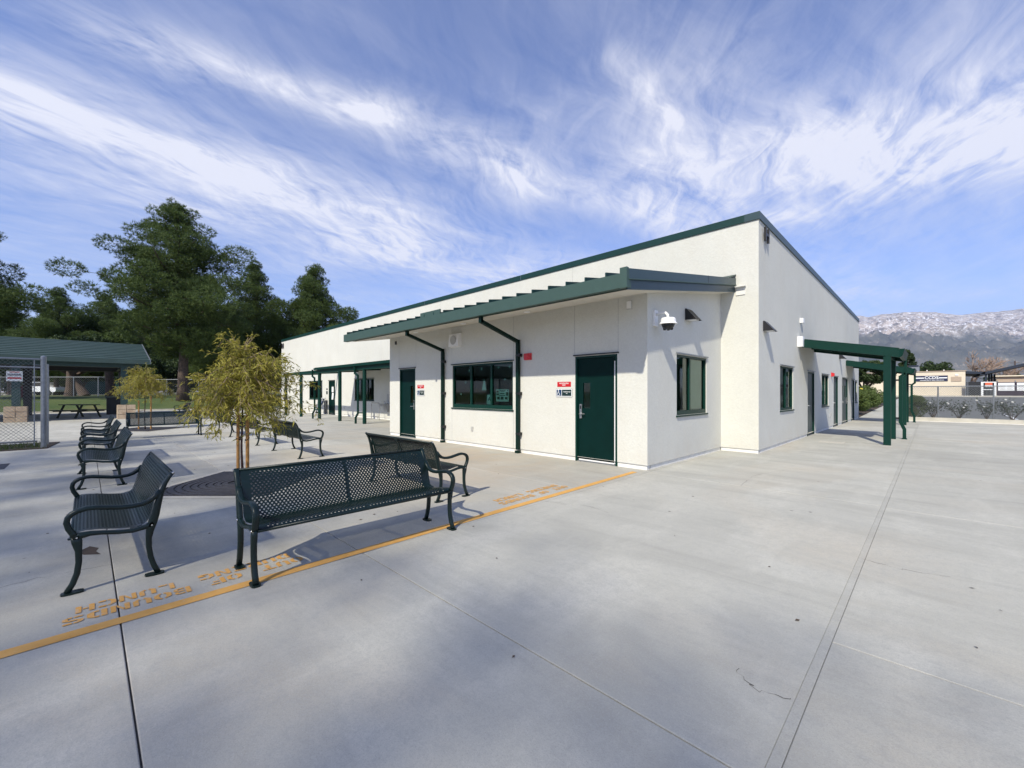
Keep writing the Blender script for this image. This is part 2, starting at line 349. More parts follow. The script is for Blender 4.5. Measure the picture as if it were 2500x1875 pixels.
def tag(o,label,cat,group=None,kind=None):
    if label:o['label']=label
    if cat:o['category']=cat
    if group:o['group']=group
    if kind:o['kind']=kind
    return o
def thing(name,label,cat,loc=(0,0,0),rz=0,group=None):
    o=link(name,None); o.location=loc; o.rotation_euler=(0,0,rz); return tag(o,label,cat,group)
def part(name,mb,mat,parent,label=None,smooth=False):
    # meshes are written in world coordinates; shift by the root's location when the root is not rotated
    o=link(name,mb.mesh(name,mat,smooth)); 
    root=parent; off=Vector((0,0,0))
    while root is not None: off+=root.location if root.parent is None else Vector((0,0,0)); root=root.parent
    if off.length>0:
        o.data.transform(__import__('mathutils').Matrix.Translation(-off))
    o.parent=parent
    if label:o['label']=label
    return o
def lpart(name,mb,mat,parent,smooth=False):   # local coordinates
    o=link(name,mb.mesh(name,mat,smooth)); o.parent=parent; return o
def struct(name,mb,mat,smooth=False,label=None):
    o=link(name,mb.mesh(name,mat,smooth)); o['kind']='structure'
    if label:o['label']=label
    return o
def copy_tree(o,parent=None):
    c=o.copy(); COL.objects.link(c); c.parent=parent
    for ch in list(o.children): copy_tree(ch,c)
    return c
def at(px,d,z=0.0):   # a point of the place seen in column px at distance d ahead
    u=(px-1250)/1031.5*d; return (FW[0]*d+RT[0]*u,FW[1]*d+RT[1]*u,z)
def textmesh(body,size,align='CENTER',spacing=1.0,xs=1.0):
    cu=bpy.data.curves.new('t','FONT'); cu.body=body; cu.size=size; cu.align_x=align; cu.align_y='CENTER'; cu.space_character=spacing; cu.resolution_u=2
    o=bpy.data.objects.new('t',cu); COL.objects.link(o); bpy.context.view_layer.update()
    dg=bpy.context.evaluated_depsgraph_get(); me=bpy.data.meshes.new_from_object(o.evaluated_get(dg))
    vs=[(v.co.x*xs,v.co.y) for v in me.vertices]; fs=[tuple(p.vertices) for p in me.polygons]
    bpy.data.objects.remove(o); bpy.data.curves.remove(cu); bpy.data.meshes.remove(me); return vs,fs
def put_text(mb,body,size,org,ux,uy,off,spacing=1.0,xs=1.0,bold=0.0):
    vs,fs=textmesh(body,size,spacing=spacing,xs=xs); org=Vector(org);ux=Vector(ux);uy=Vector(uy);n=ux.cross(uy)
    for d in ([(0,0)] if not bold else [(0,0),(bold,0),(0,bold),(bold,bold)]):
        off+=.0002; mb.add([org+ux*(x+d[0])+uy*(y+d[1])+n*off for x,y in vs],fs)
rnd=random.Random(7)

# ------------------------------------------------------------------ terrain
def sm(t): t=max(0,min(1,t)); return t*t*(3-2*t)
def terrain(x,y):
    wl=sm((-20-x)/18)
    s1=1.05*sm((-43.6-x)/9.0)
    s2=.87*max(0,min(1,(y-31)/54))
    return wl*s1+(1-wl)*s2
def grid_sheet(xs,ys,zoff,fn=terrain):
    mb=MB(); nx=len(xs)
    mb.v=[(x,y,fn(x,y)+zoff) for y in ys for x in xs]
    mb.f=[(j*nx+i,j*nx+i+1,(j+1)*nx+i+1,(j+1)*nx+i) for j in range(len(ys)-1) for i in range(nx-1)]; mb.mi=[0]*len(mb.f); return mb
def lin(a,b,n): return [a+(b-a)*i/n for i in range(n+1)]
gx=[-14000,-6000,-2000,-600,-200,-120]+lin(-100,-38,31)+[-30,-20,-10]+lin(0,40,10)+[80,200,700,2000,6000,14000]
gy=[-9000,-3000,-900,-300,-120,-60,-30,-15,0,15]+lin(30,90,15)+[140,250,600,1500,4000,8000,16000]
struct('ground',grid_sheet(gx,gy,-.030),'valley_ground')
struct('lawn',grid_sheet(lin(-90,-44,24),lin(-60,30,20),.0),'lawn')
struct('dry_verge',grid_sheet(lin(-118,-90,6),lin(-60,60,8),.0),'curb_concrete')
struct('far_lawn',grid_sheet(lin(-190,-118,4),lin(-80,80,8),.0),'lawn')
struct('parking_lot',grid_sheet(lin(-1.2,40,8),lin(30.9,82,16),.0),'asphalt')
struct('far_kerb',MB().box(-9,9,82.0,82.35,.7,1.0),'curb_concrete')
struct('planting_bed',grid_sheet([-1.1,30],lin(29.56,30.9,2),.10),'soil')
struct('planting_bed',grid_sheet([-8,-2.95],lin(30.4,75,10),.03),'soil')
# plaza slabs
def slab_mesh(x0,x1,y0,y1,g,zf=lambda x,y:0.0):
    b=.004; mb=MB(); X0,X1,Y0,Y1=x0+g/2,x1-g/2,y0+g/2,y1-g/2
    rings=[[(X0,Y0),(X1,Y0),(X1,Y1),(X0,Y1)]]*2+[[(X0+b,Y0+b),(X1-b,Y0+b),(X1-b,Y1-b),(X0+b,Y1-b)]]
    zs=[-.024,-.003,0]
    vs=[(x,y,z+zf(x,y)) for r,z in zip(rings,zs) for x,y in r]
    fs=[(8,9,10,11)]+[(k*4+i,k*4+(i+1)%4,k*4+4+(i+1)%4,k*4+4+i) for k in range(2) for i in range(4)]
    return mb.add(vs,fs)
pz=link('plaza',grid_sheet([-44,-2.9],[-30,11.2],-.022).mesh('plaza','joint_fill')); pz['kind']='structure'
pz2=link('plaza_base',grid_sheet([-2.9,40],[-30,29.4],-.022).mesh('plaza_base','joint_fill')); pz2.parent=pz
def slab(x0,x1,y0,y1,g=.008,zf=lambda x,y:0.0):
    o=link('slab',slab_mesh(x0,x1,y0,y1,g,zf).mesh('slab','concrete')); o.parent=pz
YL=[-20,-12,-8,-4,.15,1.755,5.2,8.95,13.0]; XL=[-44,-40.3,-36.3,-32.3,-28.3,-24.3,-20.3,-16.3,-12.2,-7.68,-3.64]
for i in range(len(XL)-1):
    for j in range(len(YL)-1): slab(XL[i],XL[i+1],YL[j],YL[j+1])
YM=[-20,-12,-8,-4,.15,1.755,7.13,11.0,15.1,19.2,23.3,27.2,31.0]
for j in range(len(YM)-1): slab(-3.64,-.455,YM[j],YM[j+1])
YR=[-20,-12,-8,-4,-.5,3.05,7.05,10.9,14.8,18.7,22.6,26.3,29.33]; XR=[-.415,4.2,8.8,13.4,18,22.6,30]
for i in range(len(XR)-1):
    for j in range(len(YR)-1): slab(XR[i],XR[i+1],YR[j],YR[j+1])
struct('sidewalk',grid_sheet([-2.95,-1.25],lin(31.0,82,12),.012),'concrete')
jf=link('expansion_joint',MB().box(-.4570,-.4130,-20,29.33,-.02,-.0015).mesh('expansion_joint','joint_grout')); jf.parent=pz
def crack(pts):
    mb=MB(); rd=random.Random(len(pts)*7+int(pts[0][0]*10)); P=[]
    for a,b in zip(pts,pts[1:]):
        for k in range(8): t=k/8; P.append((a[0]+(b[0]-a[0])*t+rd.gauss(0,.008),a[1]+(b[1]-a[1])*t+rd.gauss(0,.008)))
    for (a,b),k in zip(zip(P,P[1:]),range(999)):
        w_=.0016+.0012*math.sin(k*.9); d=math.hypot(b[0]-a[0],b[1]-a[1])+1e-6; nx,ny=-(b[1]-a[1])/d*w_,(b[0]-a[0])/d*w_
        mb.quad((a[0]+nx,a[1]+ny,.0012),(b[0]+nx,b[1]+ny,.0012),(b[0]-nx,b[1]-ny,.0012),(a[0]-nx,a[1]-ny,.0012))
    o=link('crack',mb.mesh('crack','crack_dark')); o.parent=pz
simple('crack_dark',(.10,.095,.09),1,var=.3)
for c_ in ([(-.46,2.35),(-.62,2.30),(-.75,2.42)],[(-.41,4.75),(-.15,4.70),(.12,4.78)],[(-3.64,4.3),(-3.1,4.5),(-2.7,4.42)],[(-7.68,.9),(-7.3,.7),(-7.0,.75)],[(-4.9,.15),(-4.95,-.3),(-4.8,-.7)],[(1.2,3.05),(1.35,3.9),(1.25,4.6)],[(-2.1,7.13),(-2.2,8.2),(-1.9,9.3)],[(2.2,7.05),(2.5,8.8),(2.3,10.9)]): crack(c_)
# painted boundary line and stencilled letters
ol=MB(); 
for (x0,y0,x1,y1) in [(-3.640,-6,-3.725,-6)]: pass
def linex(y): return -3.655-.0262*(y-.3)
seg=lin(-6.0,7.02,26)
for a,b in zip(seg,seg[1:]):
    for (c,d) in ((a,b-.0 if not (a<.15<b or a<1.755<b) else b),):
        ol.quad((linex(c)+.052,c,.004),(linex(d)+.052,d,.004),(linex(d)-.052,d,.004),(linex(c)-.052,c,.004))
tag(link('boundary_line',ol.mesh('boundary_line','orange_paint')),'long orange painted boundary line running across the concrete to the building corner','painted line')
W_=.25
def ST(*r): return r
STENCIL={ # boxes (x0,x1,y0,y1) and slanted quads, in a .72 x 1 letter cell; gaps are the stencil bridges
'O':[('q',(.0,.25),(.0,.75),(.22,.95),(.22,.05)),('q',(.22,.05),(.22,.24),(.31,.18),(.31,0)),('q',(.22,.95),(.22,.76),(.31,.82),(.31,1)),('q',(.72,.25),(.72,.75),(.50,.95),(.50,.05)),('q',(.50,.05),(.50,.24),(.41,.18),(.41,0)),('q',(.50,.95),(.50,.76),(.41,.82),(.41,1))],
'U':[('b',0,.22,.22,1),('b',.50,.72,.22,1),('q',(0,.20),(.22,.20),(.33,.18),(.25,0)),('q',(.72,.20),(.50,.20),(.39,.18),(.47,0))],
'T':[('b',0,.72,.82,1),('b',.25,.47,0,.74)],
'F':[('b',0,.22,0,1),('b',.28,.70,.82,1),('b',.28,.58,.42,.60)],
'B':[('b',0,.22,0,1),('b',.28,.55,.82,1),('b',.28,.55,.41,.59),('b',.28,.55,0,.18),('q',(.55,.55),(.70,.62),(.70,.88),(.55,1)),('q',(.55,0),(.72,.1),(.72,.42),(.55,.5))],
'N':[('b',0,.2,0,1),('b',.52,.72,0,1),('q',(.23,1),(.23,.68),(.49,0),(.49,.32))],
'D':[('b',0,.22,0,1),('b',.29,.46,.82,1),('b',.29,.46,0,.18),('q',(.46,0),(.72,.25),(.72,.75),(.46,1)),],
'S':[('q',(.0,.6),(.0,.85),(.2,1),(.2,.5)),('b',.2,.33,.82,1),('b',.39,.70,.80,1),('b',.2,.52,.42,.60),('q',(.52,.02),(.72,.15),(.72,.42),(.52,.56)),('b',.02,.33,0,.18),('b',.39,.54,0,.18)],
'R':[('b',0,.22,0,1),('b',.28,.55,.82,1),('b',.28,.55,.45,.62),('q',(.55,.45),(.72,.58),(.72,.88),(.55,1)),('q',(.30,.40),(.50,.40),(.72,0),(.50,0))],
'I':[('b',.25,.47,.24,.76),('b',.05,.67,.82,1),('b',.05,.67,0,.18)],
'G':[('q',(.0,.25),(.0,.75),(.22,.95),(.22,.05)),('b',.22,.33,.82,1),('b',.39,.70,.80,1),('b',.22,.50,0,.18),('b',.50,.72,.0,.42),('b',.38,.50,.30,.42)],
'L':[('b',0,.22,0,1),('b',.29,.70,0,.18)],
'C':[('q',(.0,.25),(.0,.75),(.22,.95),(.22,.05)),('b',.22,.33,.82,1),('b',.39,.70,.80,1),('b',.22,.33,0,.18),('b',.39,.70,0,.2)],
'H':[('b',0,.22,0,1),('b',.50,.72,0,1),('b',.26,.46,.42,.58)],' ':[]}
def stencil(root,word,x,y,h,wd):
    # readable from the -x side: letters advance along -y, letter tops point to +x
    n=0
    for ch in word:
        mb=MB()
        for g in STENCIL[ch]:
            P=[(g[1],g[3]),(g[2],g[3]),(g[2],g[4]),(g[1],g[4])] if g[0]=='b' else list(g[1:])
            mb.add([(x+p[1]*h,y-(n*wd+p[0]*wd*.86/.72),.0045) for p in P],[(0,1,2,3)])
        x-=-.026*wd
        part('letter',mb,'stencil_paint',root); n+=1
for (ya,lb) in ((1.326,'faded orange stencilled words OUT OF BOUNDS DURING LUNCH beneath the long bench nearest the camera'),(5.21,'orange stencilled words OUT OF BOUNDS DURING LUNCH beside the line near the building door')):
    for (wd,yy,xx) in (('OUT',ya,-3.945),('OF',ya-.45,-3.94),('BOUNDS',ya-.82,-3.925),('DURING',ya-.02,-4.155),('LUNCH',ya-.85,-4.14)):
        pass
    mb=thing('stencilled_words',lb,'painted words',(-4.0,ya-.7,0),0,'stencilled words along the orange line')
    o_=ya-1.326; bx=lambda x,y:x-.026*(y+o_)
    for wd_,yy,x_,p_ in (('OUT',1.326,-3.920,.111),('OF',.865,-3.920,.111),('BOUNDS',.540,-3.920,.111),('DURING',1.262,-4.078,.111),('LUNCH',.462,-4.076,.106)):
        stencil(mb,wd_,bx(x_,yy),yy+o_,.114,p_)

# ------------------------------------------------------------------ school building
X0,X1,Y0,Y1=-37.45,-2.89,11.144,30.30; PX0,PX1,PY0=-13.15,-3.73,7.306
def wall_grid(mb,axis,c,u0,u1,z0,z1,holes,inward,depth=.13,ztop=None):
    us=sorted({u0,u1,*[h[0] for h in holes],*[h[1] for h in holes]}); zs=sorted({z0,z1,*[h[2] for h in holes],*[h[3] for h in holes]})
    P=lambda u,z,o=0:(u,c+o,z) if axis=='x' else (c+o,u,z)
    for i in range(len(us)-1):
        for j in range(len(zs)-1):
            um=(us[i]+us[i+1])/2; zm=(zs[j]+zs[j+1])/2
            if any(h[0]<um<h[1] and h[2]<zm<h[3] for h in holes): continue
            mb.quad(P(us[i],zs[j]),P(us[i+1],zs[j]),P(us[i+1],zs[j+1]),P(us[i],zs[j+1]))
    for a,b,c0,c1 in holes:
        d=inward*depth
        mb.quad(P(a,c0),P(a,c1),P(a,c1,d),P(a,c0,d)); mb.quad(P(b,c0),P(b,c1),P(b,c1,d),P(b,c0,d))
        mb.quad(P(a,c1),P(b,c1),P(b,c1,d),P(a,c1,d)); mb.quad(P(a,c0),P(b,c0),P(b,c0,d),P(a,c0,d))
bld=thing('school_building','white stucco single storey school building with dark green roof trim','building',(-20,20,0))
mb=MB()
HF=[(-31.39,-29.02,.98,2.2),(-27.96,-26.96,0.0,2.19),(-24.16,-21.79,.98,2.2)]
wall_grid(mb,'x',Y0,X0,X1,.09,5.53,[(a,b,max(c,.09),d) for a,b,c,d in HF],+1)
HS=[(13.12,14.62,.95,2.16),(16.67,17.78,.0,2.13),(19.15,20.60,.92,2.11),(21.84,22.94,.0,2.10),(24.18,25.94,.0,2.10),(27.3,28.4,.0,2.10),(28.77,29.5,.90,2.05)]
def zt(y): return 5.53-.17*(y-Y0)/(Y1-Y0)
wall_grid(mb,'y',X1,Y0,Y1,.09,5.30,[(a,b,max(c,.09),d) for a,b,c,d in HS],-1)
mb.quad((X1,Y0,5.30),(X1,Y1,5.30),(X1,Y1,5.36),(X1,Y0,5.53))
mb.quad((X0,Y1,0),(X1,Y1,0),(X1,Y1,5.36),(X0,Y1,5.36)); mb.quad((X0,Y0,.0),(X0,Y1,.0),(X0,Y1,5.36),(X0,Y0,5.53))
part('wall',mb,'stucco',bld)
HP=[(-12.50,-11.56,0.0,2.20),(-9.64,-7.23,1.02,2.20),(-5.367,-4.36,0.0,2.20)]
mb=MB(); wall_grid(mb,'x',PY0,PX0,PX1,.09,3.285,[(a,b,max(c,.09),d) for a,b,c,d in HP],+1)
wall_grid(mb,'y',PX1,PY0,Y0,.09,3.285,[(8.567,10.196,.97,2.235)],-1)
mb.add([(PX1,PY0,3.285),(PX1,Y0,3.285),(PX1,Y0,3.90)],[(0,1,2)]); mb.quad((PX0,PY0,.09),(PX0,Y0,.09),(PX0,Y0,3.285),(PX0,PY0,3.285)); mb.add([(PX0,PY0,3.285),(PX0,Y0,3.285),(PX0,Y0,3.90)],[(0,1,2)])
part('wall',mb,'stucco',bld)
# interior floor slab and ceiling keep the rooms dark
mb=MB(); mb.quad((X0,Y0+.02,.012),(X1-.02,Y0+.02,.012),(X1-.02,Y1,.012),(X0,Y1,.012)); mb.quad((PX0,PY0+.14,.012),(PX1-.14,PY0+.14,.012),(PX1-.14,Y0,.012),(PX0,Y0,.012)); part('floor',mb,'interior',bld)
mb=MB(); mb.quad((X0,Y0,5.5),(X1,Y0,5.5),(X1,Y1,5.32),(X0,Y1,5.32)); part('roof',mb,'roof_grey',bld)
# plinth: recessed concrete footing with weep screed above
def ws(*b_):
    m_=MB(); m_.box(*b_); part('weep_screed',m_,'grey_plastic',bld)
i_=.014
def plinth(axis,c,u0,u1,inw,gaps):
    pts=[u0]+[g for gp in sorted(gaps) for g in gp]+[u1]
    for a,b in zip(pts[::2],pts[1::2]):
        mb=MB()
        if axis=='x': mb.box(a,b,c+inw*i_,c+inw*.12,-.01,.086)
        else: mb.box(c+inw*i_,c+inw*.12,a,b,-.01,.086)
        part('plinth',mb,'plinth',bld)
plinth('x',Y0,X0,PX0,+1,[(-27.96,-26.96)]); plinth('x',PY0,PX0+.016,PX1-.016,+1,[(-12.50,-11.56),(-5.367,-4.36)]); plinth('y',PX1,PY0+.15,Y0+.1,-1,[]); plinth('x',Y0,PX1,X1-.016,+1,[])
plinth('y',X1,Y0+.15,Y1,-1,[(16.67,17.78),(21.84,22.94),(24.18,25.94),(27.3,28.4)])
for a,b in ((X0,-27.96),(-26.96,PX0)): ws(a,b,Y0-.006,Y0+.03,.086,.094)
for a,b in ((PX0,-12.50),(-11.56,-5.367),(-4.36,PX1+.006)): ws(a,b,PY0-.006,PY0+.03,.086,.094)
ws(PX1-.03,PX1+.006,PY0+.035,Y0-.01,.086,.094); ws(PX1+.008,X1+.006,Y0-.006,Y0+.03,.086,.094)
for a,b in ((Y0+.035,16.67),(17.78,21.84),(22.94,24.18),(25.94,27.3),(28.4,Y1)): ws(X1-.03,X1+.006,a,b,.086,.094)
def cj(*b_):
    m_=MB(); m_.box(*b_); part('control_joint',m_,'grey_plastic',bld)
# control joints
for x in (-9.66,-7.21): cj(x-.005,x+.005,PY0-.0025,PY0+.01,2.24,3.28); cj(x-.005,x+.005,PY0-.0025,PY0+.01,.1,1.0)
for x in (-11.52,-5.385,-4.34,-12.54): cj(x-.005,x+.005,PY0-.0025,PY0+.01,2.24,3.28)
for x in (-8.3,-15.6,-21.0,-26.4,-31.8): cj(x-.005,x+.005,Y0-.0025,Y0+.01,2.9 if x<-14 else 4.0,5.5)
# coping
mb=MB(); o_=.03
mb.hexa([(X0-o_,Y0-o_,5.525),(X1-.02,Y0-o_,5.525),(X1-.02,Y0+.3,5.525),(X0-o_,Y0+.3,5.525)],[(X0-o_,Y0-o_,5.70),(X1-.02,Y0-o_,5.70),(X1-.02,Y0+.3,5.70),(X0-o_,Y0+.3,5.70)])
part('coping',mb,'coping_green',bld)
mb=MB(); mb.hexa([(X1-.3,Y0-o_-.002,5.524),(X1+o_,Y0-o_-.002,5.524),(X1+o_,Y1+o_,5.355),(X1-.3,Y1+o_,5.355)],[(X1-.3,Y0-o_-.002,5.702),(X1+o_,Y0-o_-.002,5.702),(X1+o_,Y1+o_,5.52),(X1-.3,Y1+o_,5.52)])
part('coping',mb,'rake_blue_green',bld)
for x in (-10.6,-16.8,-23,-29.2): mb=MB(); mb.box(x-.006,x+.006,Y0-o_-.004,Y0-.01,5.53,5.704); part('coping_seam',mb,'galvanised',bld)
# windows and doors
def P3(axis,c,u,o,z): return (u,c+o,z) if axis=='x' else (c+o,u,z)
def abox(mb,axis,c,u0,u1,o0,o1,z0,z1):
    if axis=='x': mb.box(u0,u1,c+o0,c+o1,z0,z1)
    else: mb.box(c+o0,c+o1,u0,u1,z0,z1)
def window(axis,c,inw,u0,u1,z0,z1,mull,glassmat='tinted_glass',bot=.06,col='green_paint'):
    mb=MB(); t=.045; s0,s1=inw*.02,inw*.085
    abox(mb,axis,c,u0,u0+t,s0,s1,z0,z1); abox(mb,axis,c,u1-t,u1,s0,s1,z0,z1); abox(mb,axis,c,u0+t,u1-t,s0,s1,z1-t,z1); abox(mb,axis,c,u0+t,u1-t,s0,s1,z0,z0+bot)
    for m in mull: abox(mb,axis,c,m-.03,m+.03,inw*.025,inw*.08,z0+bot,z1-t)
    wobj=part('window',mb,col,bld)
    edges=[u0+t]+[x for m in mull for x in (m-.03,m+.03)]+[u1-t]
    for a,b in zip(edges[::2],edges[1::2]):
        g=MB(); o=inw*.06; g.quad(P3(axis,c,a,o,z0+bot),P3(axis,c,b,o,z0+bot),P3(axis,c,b,o,z1-t),P3(axis,c,a,o,z1-t)); part('pane',g,glassmat,wobj)
    s=MB(); abox(s,axis,c,u0-.03,u1+.03,-inw*.028,inw*.02,z0-.035,z0-.002); part('sill',s,'green_paint',wobj)
    s=MB(); abox(s,axis,c,u0-.035,u1+.035,-inw*.035,inw*.0,z1+.014,z1+.040); part('head_flashing',s,'green_paint' if axis=='x' else 'galvanised',wobj)
    return wobj
wm=window('x',PY0,+1,-9.64,-7.23,1.02,2.20,[-8.85,-8.04],bot=.10)
wp=window('y',PX1,-1,8.567,10.196,.97,2.235,[9.30],'clear_glass',bot=.09)
mb=MB(); mb.box(PX1-.115,PX1-.10,9.34,10.14,1.07,2.18); part('blind',mb,'blind',wp)
window('y',X1,-1,13.12,14.62,.95,2.16,[13.87]); window('y',X1,-1,19.15,20.60,.92,2.11,[19.87]); window('y',X1,-1,28.77,29.5,.90,2.05,[])
window('x',Y0,+1,-31.39,-29.02,.98,2.2,[-30.6,-29.8]); window('x',Y0,+1,-24.16,-21.79,.98,2.2,[-23.37,-22.58])
def door(axis,c,inw,u0,u1,z1,pane,hinge,double=False,strip=False,col='door_green',framecol='green_paint'):
    f=MB(); t=.045
    abox(f,axis,c,u0,u0+t,inw*.0,inw*.11,0.0,z1); abox(f,axis,c,u1-t,u1,inw*.0,inw*.11,0,z1); abox(f,axis,c,u0+t,u1-t,inw*.0,inw*.11,z1-t,z1)
    root=part('door',f,framecol,bld)
    leaves=[(u0+t,u1-t)] if not double else [(u0+t,(u0+u1)/2-.003),((u0+u1)/2+.003,u1-t)]
    for a,b in leaves:
        l=MB(); 
        if pane:
            p0,p1,q0,q1=pane if not double else (a+.18,b-.18,1.1,1.75)
            for (aa,bb,cc,dd) in ((a+.003,p0,.02,z1-t-.003),(p1,b-.003,.02,z1-t-.003),(p0,p1,.02,q0),(p0,p1,q1,z1-t-.003)): abox(l,axis,c,aa,bb,inw*.045,inw*.09,cc,dd)
            part('door_leaf',l,col,root); g=MB(); g.quad(P3(axis,c,p0,inw*.06,q0),P3(axis,c,p1,inw*.06,q0),P3(axis,c,p1,inw*.06,q1),P3(axis,c,p0,inw*.06,q1)); part('pane',g,'tinted_glass',root)
        else:
            abox(l,axis,c,a+.003,b-.003,inw*.045,inw*.09,.02,z1-t-.003); part('door_leaf',l,col,root)
        # lock plate and lever on the side away from the hinge
        hs=1 if ((hinge=='lo')^(double and a>u0+.3)) else -1
        hx=(b-.075) if hs==1 else (a+.075)
        h=MB(); abox(h,axis,c,hx-.027,hx+.027,inw*.045,inw*.022,.90,1.20); h.tube([P3(axis,c,hx,inw*.03,1.00),P3(axis,c,hx,-inw*.015,1.00),P3(axis,c,hx-hs*.13,-inw*.02,1.00)],.012,8)
        part('handle',h,'steel',root)
        h=MB(); abox(h,axis,c,hx-.012,hx+.012,inw*.022,inw*.016,1.10,1.17); part('keypad',h,'black_metal',root)
    s=MB(); abox(s,axis,c,u0+t,u1-t,inw*.01,inw*.10,.0,.016); part('threshold',s,'galvanised',root)
    if strip:
        s=MB(); a,b=leaves[0]; abox(s,axis,c,b-.045,b-.022,inw*.045,inw*.038,.03,z1-.13); abox(s,axis,c,a+.02,b-.05,inw*.045,inw*.038,.022,.05); part('weather_strip',s,'white_plastic',root)
    s=MB(); abox(s,axis,c,u0-.035,u1+.035,-inw*.035,inw*.0,z1+.014,z1+.038); part('head_flashing',s,'black_metal' if axis=='x' else 'galvanised',root)
    return root
door('x',PY0,+1,-5.367,-4.36,2.20,(-5.196,-5.022,1.117,1.643),'hi',strip=True)
door('x',PY0,+1,-12.50,-11.56,2.20,(-11.91,-11.74,1.11,1.645),'lo')
simple('door_grey_green',(.045,.065,.062),.4,var=.08)
door('y',X1,-1,16.67,17.78,2.13,None,'hi',col='door_grey_green'); door('y',X1,-1,21.84,22.94,2.10,None,'hi',col='door_grey_green')
door('y',X1,-1,24.18,25.94,2.10,True,'hi',double=True,col='door_grey_green'); door('y',X1,-1,27.3,28.4,2.10,None,'hi',col='door_grey_green')
dd=door('x',Y0,+1,-27.96,-26.96,2.19,(-27.6,-27.25,1.05,1.75),'lo')
# front roof over the projecting room: deck, standing seams, gutter, rake boards, soffit
SL=.16
def rz_(y): return 3.335+SL*(y-6.0)
RX0,RX1=-13.56,-3.41
mb=MB(); mb.hexa([(RX0,6.03,rz_(6.03)-.04),(RX1,6.03,rz_(6.03)-.04),(RX1,Y0,rz_(Y0)-.04),(RX0,Y0,rz_(Y0)-.04)],[(RX0,6.03,rz_(6.03)),(RX1,6.03,rz_(6.03)),(RX1,Y0,rz_(Y0)),(RX0,Y0,rz_(Y0))]); part('roof_deck',mb,'coping_green',bld)
x=RX0+.02
while x<RX1-.1:
    mb=MB(); mb.hexa([(x-.012,5.985,rz_(5.985)),(x+.012,5.985,rz_(5.985)),(x+.012,Y0,rz_(Y0)),(x-.012,Y0,rz_(Y0))],[(x-.012,5.985,rz_(5.985)+.075),(x+.012,5.985,rz_(5.985)+.075),(x+.012,Y0,rz_(Y0)+.075),(x-.012,Y0,rz_(Y0)+.075)])
    part('roof_seam',mb,'coping_green',bld); x+=.4064
mb=MB(); mb.box(-13.75,RX1+.02,5.965,6.10,3.105,3.335); part('gutter',mb,'fascia_green',bld)
mb=MB(); mb.box(RX1-.10,RX1+.024,5.955,6.02,3.095,3.42); part('gutter_end',mb,'fascia_green',bld)
mb=MB(); mb.box(-9.25,-8.40,5.99,6.02,3.30,3.455); part('rain_diverter',mb,'fascia_green',bld)
def rake(xa,xb,zlo,zhi,y0=6.02,y1=Y0-.003):
    m=MB(); m.hexa([(xa,y0,zlo),(xb,y0,zlo),(xb,y1,zlo+SL*(y1-y0)),(xa,y1,zlo+SL*(y1-y0))],[(xa,y0,zhi),(xb,y0,zhi),(xb,y1,zhi+SL*(y1-y0)),(xa,y1,zhi+SL*(y1-y0))]); return m
part('rake_board',rake(RX1-.03,RX1,3.075,3.235),'rake_blue_green',bld); part('rake_board',rake(RX1-.03,RX1+.028,3.236,3.405),'rake_blue_green',bld); part('rake_lip',rake(RX1+.0281,RX1+.04,3.228,3.244),'fascia_green',bld)
part('rake_board',rake(RX0-.02,RX0+.01,3.10,3.36),'rake_blue_green',bld)
mb=MB(); yj=9.35; mb.hexa([(RX1+.029,yj,3.25+SL*(yj-6.02)),(RX1+.031,yj,3.25+SL*(yj-6.02)),(RX1+.031,yj+.012,3.25+SL*(yj-6.02)),(RX1+.029,yj+.012,3.25+SL*(yj-6.02))],[(RX1+.029,yj,3.41+SL*(yj-6.02)),(RX1+.031,yj,3.41+SL*(yj-6.02)),(RX1+.031,yj+.012,3.41+SL*(yj-6.02)),(RX1+.029,yj+.012,3.41+SL*(yj-6.02))]); part('rake_seam',mb,'black_metal',bld)
mb=MB(); mb.hexa([(-5.2,Y0-.45,rz_(Y0-.45)+.06),(RX1+.03,Y0-.45,rz_(Y0-.45)+.06),(RX1+.03,Y0-.002,rz_(Y0)+.14),(-5.2,Y0-.002,rz_(Y0)+.14)],[(-5.2,Y0-.45,rz_(Y0-.45)+.075),(RX1+.03,Y0-.45,rz_(Y0-.45)+.075),(RX1+.03,Y0-.002,rz_(Y0)+.16),(-5.2,Y0-.002,rz_(Y0)+.16)]); part('wall_flashing',mb,'coping_green',bld)
mb=MB(); mb.box(RX1+.03,-3.16,Y0-.11,Y0-.002,3.985,4.0); mb.box(RX1+.03,-3.18,Y0-.02,Y0-.003,3.80,3.985); part('flashing_tab',mb,'plinth',bld)
def so_(y): return 3.285+SL*(y-PY0)
mb=MB(); mb.quad((-13.53,6.09,so_(6.09)),(RX1-.03,6.09,so_(6.09)),(RX1-.03,PY0,so_(PY0)),(-13.53,PY0,so_(PY0)))
mb.quad((PX1,PY0,so_(PY0)),(RX1-.03,PY0,so_(PY0)),(RX1-.03,Y0,so_(Y0)),(PX1,Y0,so_(Y0))); mb.quad((-13.53,PY0,so_(PY0)),(PX0,PY0,so_(PY0)),(PX0,Y0,so_(Y0)),(-13.53,Y0,so_(Y0))); part('soffit',mb,'soffit',bld)
for x in (-8.4,-6.2,-10.6,-12.4): mb=MB(); mb.lathe([(.0,so_(6.7)-.012),(.07,so_(6.7)-.012),(.075,so_(6.7)+.02)],x,6.7,14); part('soffit_light',mb,'white_plastic',bld)
